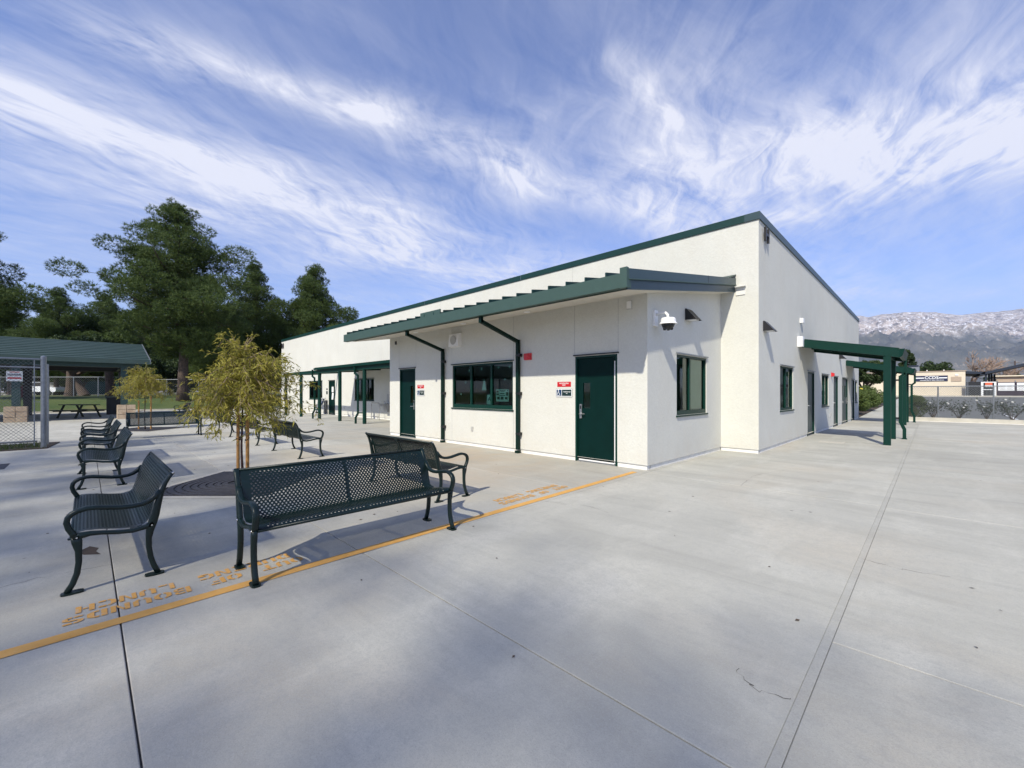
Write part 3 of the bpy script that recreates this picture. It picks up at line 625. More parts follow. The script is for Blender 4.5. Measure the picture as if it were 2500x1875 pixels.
for x in (-10.02,-7.0):
    mb=MB(); mb.bar((x,6.08,3.11),(x,6.08,2.97),.075,.075,(0,1,0)); mb.bar((x,6.06,3.01),(x,PY0-.07,2.655),.075,.075); mb.bar((x,PY0-.065,2.70),(x,PY0-.065,.08),.075,.075,(0,1,0)); mb.box(x-.055,x+.055,PY0-.115,PY0-.02,0,.06)
    ds=part('downspout',mb,'downspout_green',bld)
    for z in (2.33,1.42,.46):
        mb=MB(); mb.box(x+.04,x+.085,PY0-.10,PY0-.0,z-.035,z+.035); mb.box(x-.04,x+.04,PY0-.106,PY0-.102,z-.02,z+.02); part('bracket',mb,'black_metal',ds)

# ---- fixtures on the walls (things of their own)
def sign_red(x0,x1,z0,z1,y,lab):
    t=thing('fire_sign',lab,'sign',((x0+x1)/2,y,z0),0,'red extinguisher signs')
    mb=MB(); mb.box(x0,x1,y-.006,y,z0,z1); part('plate',mb,'sign_red',t)
    mb=MB(); cx=(x0+x1)/2; h=z1-z0; wd=x1-x0
    put_text(mb,'FIRE EXTINGUISHER',h*.36,(cx,y-.006,z0+h*.68),(1,0,0),(0,0,1),.001,xs=wd/.36*.72,bold=h*.012); put_text(mb,'INSIDE',h*.36,(cx,y-.006,z0+h*.32),(1,0,0),(0,0,1),.001,xs=wd/.36*.72,bold=h*.012)
    part('lettering',mb,'sign_white',t)
sign_red(-5.849,-5.480,1.568,1.675,PY0,'red fire extinguisher inside sign with white letters, left of the near green door')
sign_red(-11.431,-11.078,1.57,1.675,PY0,'red fire extinguisher inside sign with white letters, right of the far green door')
def sign_ada(x0,x1,z0,z1,y,lab,l1,l2):
    t=thing('room_sign',lab,'sign',((x0+x1)/2,y,z0),0,'accessible room signs')
    def rr(x0,x1,z0,z1,r,y0,y1):
        pts=[]
        for cx,cz,a0 in ((x1-r,z0+r,-90),(x1-r,z1-r,0),(x0+r,z1-r,90),(x0+r,z0+r,180)):
            for k in range(4): a=R(a0+30*k); pts.append((cx+r*math.cos(a),cz+r*math.sin(a)))
        m=MB(); n=len(pts); m.add([(p[0],y0,p[1]) for p in pts]+[(p[0],y1,p[1]) for p in pts],[tuple(range(n)),tuple(range(n,2*n))[::-1]]+[(i,(i+1)%n,(i+1)%n+n,i+n) for i in range(n)]); return m
    w=x1-x0; h=z1-z0
    part('frame',rr(x0,x1,z0,z1,.018,y-.010,y),'grey_plastic',t); part('border',rr(x0+.012,x1-.012,z0+.012,z1-.012,.012,y-.012,y-.010),'sign_white',t)
    mb=MB(); mb.box(x0+.025,x0+w*.355,y-.014,y-.012,z0+.024,z1-.024); part('symbol_panel',mb,'sign_blue',t)
    mb=MB(); mb.box(x0+w*.385,x1-.025,y-.014,y-.012,z0+.024,z1-.024); part('name_panel',mb,'sign_green',t)
    # wheelchair symbol
    mb=MB(); cx=x0+w*.19; s=h*.9; yy=y-.0155
    def blob(px,pz,r,n=10): mb.add([(cx+px*s+r*s*math.cos(2*math.pi*k/n),yy,z0+h/2+pz*s+r*s*math.sin(2*math.pi*k/n)) for k in range(n)],[tuple(range(n))])
    def ln(a,b,wd):
        ax,az,bx,bz=a[0],a[1],b[0],b[1]; d=math.hypot(bx-ax,bz-az); nx,nz=-(bz-az)/d*wd/2,(bx-ax)/d*wd/2
        mb.add([(cx+(q[0])*s,yy-.0002,z0+h/2+q[1]*s) for q in ((ax+nx,az+nz),(bx+nx,bz+nz),(bx-nx,bz-nz),(ax-nx,az-nz))],[(0,1,2,3)])
    blob(-.05,.36,.07); ln((-.05,.33),(-.04,.02),.09); ln((-.05,.17),(.10,.15),.05); ln((-.04,.0),(.10,-.02),.08); ln((.08,0),(.20,-.32),.07); ln((.18,-.32),(.27,-.29),.06)
    for k in range(14):
        a=R(60+k*19); b=R(60+(k+1)*19); ln((-.05+.20*math.cos(a),-.18+.20*math.sin(a)),(-.05+.20*math.cos(b),-.18+.20*math.sin(b)),.06)
    part('wheelchair_symbol',mb,'sign_white',t)
    mb=MB(); c2=x0+w*.68; put_text(mb,l1,h*.17,(c2,y-.014,z0+h*.60),(1,0,0),(0,0,1),.001,xs=.82,bold=.0012); put_text(mb,l2,h*.19,(c2,y-.014,z0+h*.42),(1,0,0),(0,0,1),.001,bold=.0012); part('lettering',mb,'sign_white',t)
sign_ada(-5.889,-5.437,1.345,1.53,PY0,'framed dark green room sign with wheelchair symbol beside the near green door','NUTRITION LAB','H1')
sign_ada(-11.466,-11.03,1.335,1.53,PY0,'framed room sign with wheelchair symbol beside the far green door of the front room','NUTRITION','H2')
def wallbox(name,lab,cat,mats,boxes,loc,group=None):
    t=thing(name,lab,cat,loc,0,group)
    for nm,mt,bs in boxes:
        mb=MB()
        for b in bs: mb.box(*b)
        part(nm,mb,mt,t)
    return t
y=PY0
t=thing('wall_speaker','square white loudspeaker high on the wall above the three pane window','speaker',(-9.45,y,2.72))
mb=MB(); mb.hexa([(-9.66,y-.13,2.73),(-9.24,y-.13,2.73),(-9.22,y,2.71),(-9.68,y,2.71)],[(-9.66,y-.10,3.07),(-9.24,y-.10,3.07),(-9.22,y,3.09),(-9.68,y,3.09)]); part('housing',mb,'white_plastic',t)
mb=MB(); c=(-9.45,y-.128,2.90); mb.add([(c[0]+.13*math.cos(2*math.pi*k/20),c[1],c[2]+.13*math.sin(2*math.pi*k/20)) for k in range(20)],[tuple(range(20))]); part('grille',mb,'grey_plastic',t)
def strobe(loc,axis,lab):
    t=thing('fire_alarm',lab,'alarm',loc,0,'red fire alarms'); x,yy,z=loc; mb=MB()
    if axis=='x': mb.hexa([(x-.10,yy-.05,z-.075),(x+.10,yy-.05,z-.075),(x+.11,yy,z-.08),(x-.11,yy,z-.08)],[(x-.10,yy-.05,z+.075),(x+.10,yy-.05,z+.075),(x+.11,yy,z+.08),(x-.11,yy,z+.08)]); part('housing',mb,'red_plastic',t); mb=MB(); mb.hexa([(x-.0,yy-.085,z-.05),(x+.05,yy-.085,z-.05),(x+.07,yy-.05,z-.06),(x-.02,yy-.05,z-.06)],[(x,yy-.085,z+.05),(x+.05,yy-.085,z+.05),(x+.07,yy-.05,z+.06),(x-.02,yy-.05,z+.06)]); part('lens',mb,'red_plastic',t)
    else: mb.box(x,x+.05,yy-.1,yy+.1,z-.08,z+.08); part('housing',mb,'red_plastic',t); mb=MB(); mb.box(x+.05,x+.10,yy-.06,yy+.05,z-.06,z+.06); part('lens',mb,'red_plastic',t)
strobe((-6.72,PY0,2.285),'x','red fire alarm horn beside the right downspout of the front room'); strobe((X1,21.3,2.16),'y','red fire alarm on the receding side wall past the second window')
wallbox('wall_outlet','small grey outlet cover low on the wall below the three pane window','outlet',None,[('cover','grey_plastic',[(-8.80,-8.72,y-.02,y,.41,.525)])],(-8.76,y,.4))
wallbox('junction_box','small white junction box high on the wall above the near green door','electrical box',None,[('cover','white_plastic',[(-4.142,-4.055,y-.03,y,3.045,3.185)]),('backplate','grey_plastic',[(-4.155,-4.04,y-.006,y-.0,3.03,3.20)])],(-4.1,y,3.03))
wallbox('wall_vent','small dark bracket high on the far left end of the front room wall','vent',None,[('plate','black_metal',[(-12.77,-12.70,y-.03,y,3.04,3.15)])],(-12.73,y,3.04))
wallbox('junction_box','small white box high on the right side wall above the canopy','electrical box',None,[('cover','white_plastic',[(X1,X1+.09,15.50,15.66,3.59,3.73)])],(X1,15.6,3.59))
wallbox('control_box','white control box on the side wall where the near canopy starts','electrical box',None,[('cover','white_plastic',[(X1,X1+.13,15.18,15.42,2.83,3.14)])],(X1,15.3,2.83))
wallbox('wall_outlet','small grey outlet low on the side wall past the second window','outlet',None,[('cover','grey_plastic',[(X1,X1+.02,20.9,21.0,.45,.6)])],(X1,20.95,.45))
wallbox('wall_outlet','small dark outlet low on the wall under the long front canopy','outlet',None,[('cover','grey_plastic',[(-25.6,-25.5,Y0-.02,Y0,.42,.56)])],(-25.5,Y0,.42))
# triangular wall lights
def wedge_light(x,y,z,lab,s=1.0):
    t=thing('wall_light',lab,'wall light',(x,y,z),0,'black wedge shaped wall lights'); mb=MB(); h=.24*s; w_=.30*s; d=.24*s
    mb.add([(x,y,z),(x,y+w_,z),(x,y,z+h),(x,y+w_,z+h),(x+d,y,z-.01),(x+d,y+w_,z-.01),(x+.03,y,z+h),(x+.03,y+w_,z+h)],[(0,1,3,2),(2,3,7,6),(6,7,5,4),(0,2,6,4),(1,5,7,3)])
    part('housing',mb,'black_metal',t); mb=MB(); mb.box(x+.03,x+d-.05,y+.03,y+w_-.03,z-.004,z+.012); part('lens',mb,'white_plastic',t)
wedge_light(PX1,8.98,2.99,'black wedge shaped light above the window of the projecting room')
wedge_light(X1,11.50,2.93,'black wedge shaped light on the side wall closest to the main corner')
wedge_light(X1,23.3,2.92,'small black wedge shaped light farther down the side wall beyond the canopy')
# security camera
t=thing('security_camera','white dome security camera on a curved arm by the building corner','security camera',(PX1,7.62,2.72))
mb=MB(); mb.box(PX1,PX1+.035,7.52,7.66,2.70,3.00); part('mount',mb,'white_plastic',t)
mb=MB(); mb.tube([(PX1+.03,7.60,2.92),(PX1+.14,7.60,2.94),(PX1+.21,7.60,2.93),(PX1+.25,7.60,2.89),(PX1+.26,7.60,2.82)],.026,10); part('arm',mb,'white_plastic',t,smooth=True)
mb=MB(); mb.lathe([(.0,2.83),(.12,2.825),(.135,2.80),(.14,2.745),(.165,2.715),(.16,2.71)],PX1+.26,7.60,20); part('cap',mb,'white_plastic',t)
mb=MB(); mb.lathe([(.125,2.712),(.105,2.66),(.07,2.625),(.03,2.612)],PX1+.26,7.60,20); part('dome',mb,'dark_glass',t,smooth=True)
mb=MB()
for a in (20,110,200,300): mb.lathe([(.02,2.655),(.035,2.64),(.025,2.605),(.01,2.60)],PX1+.26+.06*math.cos(R(a)),7.60+.06*math.sin(R(a)),8)
part('lens',mb,'black_metal',t)
# building letters
def letterH(axis,x,y,z,lab,h=.34,w_=.24):
    mb=MB(); t_=.06; d=.05
    if axis=='y':
        mb.box(x+.03,x+.03+d,y,y+t_,z,z+h); mb.box(x+.03,x+.03+d,y+w_,y+w_+t_,z,z+h); mb.box(x+.03,x+.03+d-.003,y+t_,y+w_,z+h/2-.03,z+h/2+.03)
    else:
        mb.box(x,x+t_,y-.03-d,y-.03,z,z+h); mb.box(x+w_,x+w_+t_,y-.03-d,y-.03,z,z+h); mb.box(x+t_,x+w_,y-.03-d+.003,y-.03,z+h/2-.03,z+h/2+.03)
    tag(link('building_letter',mb.mesh('building_letter','black_metal')),lab,'letter','letter H on the building')
letterH('y',X1,11.46,5.08,'black raised letter H high on the side wall by the main corner'); letterH('x',-37.2,Y0,4.95,'black raised letter H high at the far left end of the long wall',h=.42,w_=.3)
# posters in the serving window (behind the glass)
yb=PY0+.085
t=thing('poster','pale green tinted paper poster with pictures inside the right hand pane','poster',(-7.7,yb,1.2)); mb=MB(); mb.box(-7.926,-7.457,yb,yb+.002,1.215,1.525); part('sheet',mb,'paper',t)
mb=MB(); 
for (a,b,c,d) in ((.06,.22,.72,.90),(.04,.24,.50,.66),(.80,.96,.48,.76),(.10,.30,.16,.38),(.38,.60,.16,.38),(.70,.90,.18,.36),(.34,.68,.60,.68),(.28,.74,.46,.52),(.88,.95,.84,.93),(.3,.76,.86,.90),(.36,.66,.79,.82)):
    mb.add([(-7.926+.469*q[0],yb-.001,1.215+.31*q[1]) for q in ((a,c),(b,c),(b,d),(a,d))],[(0,1,2,3)])
part('print',mb,'ink',t)
t=thing('grade_card','white card with a black letter A inside the middle pane','sign',(-8.18,yb,1.1)); mb=MB(); mb.box(-8.275,-8.085,yb,yb+.002,1.13,1.385); part('card',mb,'paper',t); mb=MB(); put_text(mb,'A',.15,(-8.175,yb,1.27),(1,0,0),(0,0,1),.002,bold=.004); part('lettering',mb,'black_metal',t)
t=thing('tree_decal','small paper cut out of a fir tree on the middle pane','decal',(-8.38,yb,1.5)); mb=MB(); z=1.5
mb.add([(-8.475,yb,1.50),(-8.285,yb,1.50),(-8.33,yb,1.62),(-8.315,yb,1.62),(-8.355,yb,1.72),(-8.345,yb,1.72),(-8.38,yb,1.80),(-8.415,yb,1.72),(-8.405,yb,1.72),(-8.445,yb,1.62),(-8.43,yb,1.62)],[(0,1,2,3,4,5,6,7,8,9,10)]); part('cutout',mb,'paper',t)
k=0
for (px,pz,ds) in ((-9.0,2.05,'top right of the left pane'),(-9.15,1.72,'middle of the left pane'),(-9.35,1.40,'lower left of the left pane'),(-8.48,2.07,'top of the middle pane'),(-7.83,2.08,'top left of the right pane'),(-7.43,2.08,'top right of the right pane'),(-7.6,1.77,'middle of the right pane')):
    mb=MB(); 
    for a in range(0,180,30):
        c_,s_=math.cos(R(a)),math.sin(R(a)); q=.035; w2=.004
        mb.add([(px+q*c_-w2*s_,yb-.0004*a/30,pz+q*s_+w2*c_),(px-q*c_-w2*s_,yb-.0004*a/30,pz-q*s_+w2*c_),(px-q*c_+w2*s_,yb-.0004*a/30,pz-q*s_-w2*c_),(px+q*c_+w2*s_,yb-.0004*a/30,pz+q*s_-w2*c_)],[(0,1,2,3)])
    tag(link('snowflake_decal',mb.mesh('snowflake_decal','paper')),'tiny white snowflake decal at the '+ds,'decal','snowflake decals on the serving window')
# papers on far door, A-frame board, small far signs
t=thing('door_notice','white paper notices taped to the glass of the far canopy door','notice',(-27.4,Y0,1.2)); mb=MB(); mb.box(-27.55,-27.28,Y0+.03,Y0+.034,1.45,1.80); mb.hexa([(-27.58,Y0+.03,.98),(-27.33,Y0+.03,.98),(-27.33,Y0+.034,.98),(-27.58,Y0+.034,.98)],[(-27.5,Y0+.03,1.40),(-27.25,Y0+.03,1.40),(-27.25,Y0+.034,1.40),(-27.5,Y0+.034,1.40)]); part('sheet',mb,'paper',t)
wallbox('room_sign','small dark room sign left of the far canopy door, lower of two','sign',None,[('plate','sign_green',[(-28.35,-28.12,Y0-.012,Y0,1.32,1.52)])],(-28.2,Y0,1.3))
wallbox('room_sign','small black sign left of the far canopy door, upper of two','sign',None,[('plate','black_metal',[(-28.33,-28.14,Y0-.012,Y0,1.60,1.70)])],(-28.2,Y0,1.6))
t=thing('chalkboard','black chalkboard sign in a pale frame leaning near the far canopy door','board',(-28.35,10.75,0))
mb=MB(); f=lambda u,v,o:(-28.75+u*.62+v*.10,10.55+v*.42-o*.9,.02+v*1.05+o*.3)
def slant(mb,u0,u1,v0,v1,o0,o1): mb.hexa([f(u0,v0,o0),f(u1,v0,o0),f(u1,v0,o1),f(u0,v0,o1)],[f(u0,v1,o0),f(u1,v1,o0),f(u1,v1,o1),f(u0,v1,o1)])
slant(mb,.06,.94,.05,.95,0,.012); part('board',mb,'black_metal',t); mb=MB(); slant(mb,0,.06,0,1,-.01,.03); slant(mb,.94,1,0,1,-.01,.03); slant(mb,.06,.94,.95,1,-.01,.03); slant(mb,.06,.94,0,.05,-.01,.03); part('frame',mb,'grey_plastic',t)
mb=MB(); 
for i in range(9): v=.85-.085*i; a=.2+.1*rnd.random(); slant(mb,a,a+.3+.25*rnd.random(),v,v+.035,.013,.015)
part('chalk_marks',mb,'sign_white',t)
mb=MB(); mb.bar((-28.5,11.05,.95),(-28.35,11.08,.02),.03,.03); mb.bar((-28.15,11.05,.95),(-28.0,11.08,.02),.03,.03); part('back_leg',mb,'black_metal',t)
# drinking fountain with guard rail
t=thing('drinking_fountain','grey steel drinking fountain on the wall behind the front room corner','drinking fountain',(-20.2,Y0,.0))
mb=MB(); mb.box(-20.35,-19.85,Y0-.42,Y0,.72,.86); mb.box(-20.25,-19.95,Y0-.25,Y0,.45,.72); part('basin',mb,'steel',t); mb=MB(); mb.box(-20.15,-19.75,Y0-.12,Y0,.95,1.35); part('bottle_filler',mb,'grey_plastic',t); mb=MB(); mb.tube([(-20.2,Y0-.2,.86),(-20.2,Y0-.2,.95),(-20.2,Y0-.28,.99)],.015); mb.lathe([(.04,.86),(.04,.93),(.0,.95)],-20.3,Y0-.15,8); part('spout',mb,'steel',t)
t=thing('guard_rail','bent steel guard rail in front of the drinking fountain','rail',(-20.9,10.7,0)); mb=MB(); mb.tube([(-21.3,10.75,0),(-21.3,10.75,.84),(-21.26,10.75,.88),(-20.5,10.75,.88),(-20.46,10.75,.84),(-20.46,10.75,0)],.022); part('loop',mb,'steel',t); mb=MB(); mb.tube([(-21.3,10.75,.16),(-20.46,10.75,.16)],.016); part('lower_bar',mb,'steel',t)

# ------------------------------------------------------------------ canopies
t=thing('front_canopy','long dark green canopy on round posts along the far part of the front wall','canopy',(-21,9,0))
mb=MB(); mb.box(-24.0,-13.2,8.74,8.86,2.66,2.76); part('roof_edge',mb,'green_paint',t)
mb=MB(); mb.hexa([(-24.0,8.86,2.66),(PX0-.02,8.86,2.66),(PX0-.02,Y0-.01,2.86),(-24.0,Y0-.01,2.86)],[(-24.0,8.86,2.70),(PX0-.02,8.86,2.70),(PX0-.02,Y0-.01,2.90),(-24.0,Y0-.01,2.90)]); part('roof_deck',mb,'green_paint',t)
x=-23.9; mb=MB()
while x<-13.3: mb.hexa([(x,8.76,2.76),(x+.05,8.76,2.76),(x+.05,Y0-.02,2.905),(x,Y0-.02,2.905)],[(x,8.76,2.785),(x+.05,8.76,2.785),(x+.05,Y0-.02,2.94),(x,Y0-.02,2.94)]); x+=.15
part('roof_ribs',mb,'green_paint',t)
mb=MB(); mb.box(-29.5,-13.2,8.87,9.03,2.483,2.655); part('beam',mb,'green_paint',t)
for i,x in enumerate((-18.4,-21.07,-23.7,-26.5,-29.2)):
    mb=MB(); mb.tube([(x,8.95,0),(x,8.95,2.483)],.085,14); part('post',mb,'green_paint',t)
    mb=MB(); mb.bar((x,8.95,2.57),(x,Y0-.005,2.70),.08,.14); part('rafter',mb,'green_paint',t)
for x in (-18.75,-24.0):
    mb=MB(); yy=8.80; mb.bar((x-.32,yy,2.70),(x-.32,yy,2.30),.07,.07,(0,1,0)); mb.bar((x-.32,yy,2.33),(x,yy,2.22),.07,.07); mb.bar((x,yy,2.25),(x,yy,.45),.07,.07,(0,1,0)); mb.bar((x,yy,.48),(x-.12,yy-.05,.28),.07,.07,(0,1,0)); mb.bar((x-.12,yy-.05,.30),(x-.12,yy-.05,0),.075,.075,(0,1,0)); mb.bar((x,yy,.50),(x+.28,8.95,.50),.03,.05); part('downspout',mb,'green_paint',t)
def side_canopy(y0,y1,dz,lab,loc):
    t=thing('side_canopy',lab,'canopy',loc,0,'green canopies over the side doors'); sl_=(3.02-2.574)/(2.8-.563)
    zt_=lambda x:3.02+dz-sl_*(x+2.80); xa,xb=X1+.004,-.62
    def slab_(mb,xa,xb,ya,yb,h0,h1): mb.hexa([(xa,ya,zt_(xa)+h0),(xb,ya,zt_(xb)+h0),(xb,yb,zt_(xb)+h0),(xa,yb,zt_(xa)+h0)],[(xa,ya,zt_(xa)+h1),(xb,ya,zt_(xb)+h1),(xb,yb,zt_(xb)+h1),(xa,yb,zt_(xa)+h1)])
    mb=MB(); slab_(mb,xa,xb,y0,y0+.08,-.20,0); part('beam',mb,'green_paint',t); mb=MB(); slab_(mb,xa,xb,y1-.08,y1,-.20,0); part('beam',mb,'green_paint',t)
    mb=MB(); slab_(mb,xa,xb-.01,y0+.02,y1-.02,.002,.035); part('roof_deck',mb,'green_paint',t)
    mb=MB(); yy=y0+.2
    while yy<y1-.1: slab_(mb,xa,xb-.01,yy,yy+.02,.035,.07); yy+=.3
    part('roof_ribs',mb,'green_paint',t)
    mb=MB(); zz=zt_(xb); mb.hexa([(xb,y0,zz-.20),(xb+.06,y0-.02,zz-.17),(xb+.06,y1+.02,zz-.17),(xb,y1,zz-.20)],[(xb,y0,zz+.03),(xb+.11,y0-.02,zz+.03),(xb+.11,y1+.02,zz+.03),(xb,y1,zz+.03)]); part('gutter',mb,'green_paint',t)
    mb=MB(); mb.box(-.95,-.80,y0+.082,y1-.082,zt_(-.86)-.22,zt_(-.86)-.03); part('beam',mb,'green_paint',t)
    for k in range(3): mb=MB(); ym=y0+.5+k*(y1-y0-1)/2; slab_(mb,xa,-.96,ym-.03,ym+.03,-.14,-.002); part('joist',mb,'green_paint',t)
    for yp in (y0+.075,y1-.14): mb=MB(); mb.box(-.945,-.79,yp-.072,yp+.078,0,zt_(-.86)-.20); part('post',mb,'green_paint',t)
    mb=MB(); yy=y1-.02; x_=-.69; mb.bar((-.58,yy,zt_(-.58)-.1),(-.58,yy,2.0+dz),.075,.06,(0,1,0)); mb.bar((-.58,yy,2.03+dz),(x_,yy,1.93+dz),.075,.06,(0,1,0)); mb.bar((x_,yy,1.96+dz),(x_,yy,.50),.085,.07,(0,1,0)); mb.bar((x_,yy,.54),(-.60,yy+.02,.30),.085,.07,(0,1,0)); mb.bar((-.60,yy+.02,.33),(-.60,yy+.02,0),.085,.075,(0,1,0)); mb.box(-.66,-.54,yy-.04,yy+.08,0,.03); sp=part('downspout',mb,'green_paint',t)
    for z in (1.80,.62): mb=MB(); mb.box(-.80,x_-.02,yy-.035,yy+.0,z,z+.05); part('bracket',mb,'black_metal',sp)
side_canopy(15.38,17.78,0.0,'near dark green door canopy on square posts with a curved downspout',(-.9,16.5,0))
side_canopy(25.32,28.05,-.13,'farther dark green door canopy on square posts by the end of the side wall',(-.9,26.6,0))

# ------------------------------------------------------------------ benches
PROF=[(-.078,.402),(-.068,.418),(-.045,.430),(-.009,.434),(.069,.428),(.170,.408),(.253,.398),(.297,.402),(.330,.420),(.352,.452),(.366,.51),(.380,.575),(.398,.645),(.425,.705),(.455,.752),(.488,.785)]
def resample(pr,n):
    d=[0]
    for a,b in zip(pr,pr[1:]): d.append(d[-1]+math.hypot(b[0]-a[0],b[1]-a[1]))
    out=[]
    for i in range(n+1):
        t=d[-1]*i/n; j=0
        while j<len(d)-2 and d[j+1]<t: j+=1
        k=(t-d[j])/(d[j+1]-d[j]); out.append((pr[j][0]+(pr[j+1][0]-pr[j][0])*k,pr[j][1]+(pr[j+1][1]-pr[j][1])*k))
    return out,d[-1]
CY=.155
def bench_panel(Lh):
    _,tot=resample(PROF,10); rows=int(tot/.0205); pts,_=resample(PROF,rows); pitch=.0322; r=.0078; mb=MB()
    xa,xb=-Lh/2+.02,Lh/2-.02; nc=int((xb-xa-.06)/pitch)
    if nc%2: nc-=1
    oct_=[(math.cos(R(22.5+45*k)),math.sin(R(22.5+45*k))) for k in range(8)]
    V=mb.v;F=mb.f
    for i in range(rows):
        (ya,za),(yb,zb)=pts[i],pts[i+1]; ya-=CY; yb-=CY; h=math.hypot(yb-ya,zb-za); ey,ez=(yb-ya)/h,(zb-za)/h; ny,nz=ez,-ey   # away from the sitter / underside
        st=-nc*pitch/2 + (0 if i%2 else pitch/2); n_=nc if i%2 else nc-1
        def rect(a,b):
            o=len(V); V.extend([(a,ya,za),(b,ya,za),(b,yb,zb),(a,yb,zb)]); F.append((o,o+1,o+2,o+3))
        end=st+n_*pitch; solid=(i<1 or i>rows-2)
        if solid: rect(xa,xb); continue
        rect(xa,st); rect(end,xb)
        for c in range(n_):
            a=st+c*pitch; b=a+pitch; cx=(a+b)/2
            if abs(cx)<.012: rect(a,b); continue
            o=len(V); V.extend([(a,ya,za),(b,ya,za),(b,yb,zb),(a,yb,zb)])
            for (p,q) in oct_: hh=h/2+q*r; V.append((cx+p*r,ya+ey*hh,za+ez*hh))
            for (p,q) in oct_: hh=h/2+q*r; V.append((cx+p*r,ya+ey*hh+ny*.005,za+ez*hh+nz*.005))
            g=o+4 # oct order: 0:22 1:67 2:112 3:157 4:202 5:247 6:292 7:337
            F.append((o,o+1,g+6,g+5)); F.append((o+1,o+2,g+0,g+7)); F.append((o+2,o+3,g+2,g+1)); F.append((o+3,o,g+4,g+3))
            F.append((o+1,g+7,g+6)); F.append((o+2,g+1,g+0)); F.append((o+3,g+3,g+2)); F.append((o,g+5,g+4))
            for k in range(8): F.append((g+k,g+(k+1)%8,g+8+(k+1)%8,g+8+k))
    mb.mi=[0]*len(F); return mb
def endframe(x):
    mb=MB(); q=lambda pts:[(x,a-CY,b) for a,b in pts]; hx=.021
    # back upright and rear leg
    mb.tube(q([(.495,.800),(.470,.762),(.445,.715),(.420,.640),(.400,.560),(.385,.480),(.368,.420),(.352,.360),(.345,.300),(.346,.230),(.356,.150),(.376,.075),(.402,.014)]),[.014,.014,.015,.018,.024,.027,.030,.026,.020,.0185,.0185,.0185,.0185],8,True,hx)
    mb.tube(q([(.372,.415),(.330,.392),(.253,.378),(.170,.386),(.080,.404),(.020,.412),(-.035,.408),(-.062,.400)]),[.022,.018,.015,.014,.0145,.017,.024,.024],8,True,hx)
    mb.tube(q([(-.058,.408),(-.050,.365),(-.042,.300),(-.041,.220),(-.050,.140),(-.072,.070),(-.102,.014)]),[.028,.030,.020,.0185,.0185,.0185,.0185],8,True,hx)
    # arm
    mb.tube(q([(-.056,.395),(-.072,.430),(-.093,.472),(-.103,.515),(-.097,.548),(-.078,.572),(-.045,.590),(.000,.600),(.045,.598),(.11,.586),(.18,.573),(.245,.569),(.300,.574),(.345,.590),(.385,.622),(.415,.665)]),[.022,.019,.018,.018,.018,.018,.017,.017,.0165,.0165,.0165,.0165,.0165,.018,.020,.016],8,True,hx+.002)
    return mb
def foot(x,y0,y1):
    mb=MB(); n=12; cy=(y0+y1)/2-CY; hy=(y1-y0)/2; pts=[(x+.034*math.copysign(abs(math.cos(2*math.pi*k/n))**.6,math.cos(2*math.pi*k/n)),cy+hy*math.copysign(abs(math.sin(2*math.pi*k/n))**.6,math.sin(2*math.pi*k/n))) for k in range(n)]
    return mb.prism(pts,0.0,.014)
BM={}
def bench_meshes(Lh):
    d={}; d['seat_panel']=bench_panel(Lh).mesh('seat_panel','bench_metal')
    mb=MB(); mb.tube([(-Lh/2+.02,-.076-CY,.402),(Lh/2-.02,-.076-CY,.402)],.013,8); d['front_rail']=mb.mesh('front_rail','bench_metal',True)
    mb=MB(); mb.tube([(-Lh/2+.02,.492-CY,.790),(Lh/2-.02,.492-CY,.790)],.013,8); d['top_rail']=mb.mesh('top_rail','bench_metal',True)
    mb=MB(); mb.tube([(0,a-CY+.012,b-.010) for a,b in PROF[1:]],.008,6,True,.016); d['centre_brace']=mb.mesh('centre_brace','bench_metal',True)
    for s in (-1,1):
        d[('end_frame',s)]=endframe(s*Lh/2).mesh('end_frame','bench_metal',True)
        d[('foot',s,0)]=foot(s*Lh/2,-.135,-.014).mesh('foot','bench_metal'); d[('foot',s,1)]=foot(s*Lh/2,.320,.442).mesh('foot','bench_metal')
        for k,(a,b) in enumerate(((-.052,.400),(.362,.402),(.492,.797))):
            mb=MB(); mb.tube([(s*(Lh/2+.020),a-CY,b),(s*(Lh/2+.027),a-CY,b)],[.009,.006],8); d[('bolt',s,k)]=mb.mesh('bolt','bolt')
    return d
def bench(x,y,rz,Lh,lab):
    if Lh not in BM: BM[Lh]=bench_meshes(Lh)
    t=thing('metal_bench',lab,'bench',(x,y,0),rz,'perforated metal benches on the plaza')
    fr={}
    for k,me in BM[Lh].items():
        nm=k if isinstance(k,str) else k[0]
        if nm in('foot','bolt'): continue
        o=link(nm,me); o.parent=t
        if nm=='end_frame': fr[k[1]]=o
    for k,me in BM[Lh].items():
        if not isinstance(k,str) and k[0] in('foot','bolt'): o=link(k[0],me); o.parent=fr[k[1]]
    return t
E_=math.pi/2
bench(-3.835,1.805,E_,1.83,'long perforated bench closest to the camera, facing right along the orange line')
bench(-5.20,.155,0,1.62,'perforated bench at the lower left with its side to the camera')
bench(-5.53,3.50,math.pi,1.83,'perforated bench seen from behind, just behind the closest bench')
bench(-10.66,3.50,math.pi,1.83,'green bench seen from behind, rightmost of the three behind the staked young tree')
bench(-13.92,3.50,math.pi,1.83,'green bench seen from behind, middle of the three just right of the tree stakes')
bench(-17.0,3.50,math.pi,1.83,'green bench seen from behind, left of the tree stakes under the yellow leaves')
bench(-9.85,.165,0,1.72,'side-on bench in the left row, closest of the three in that row')
bench(-12.85,.165,0,1.72,'side-on bench in the left row, middle of the three')
bench(-15.85,.165,0,1.72,'side-on bench in the left row, farthest of the three')
bench(-17.72,1.80,E_,1.83,'bench in front of the second young tree, seen almost straight on')
bench(-28.92,4.10,0,1.83,'distant bench by the lawn facing the camera, nearer of the pair')
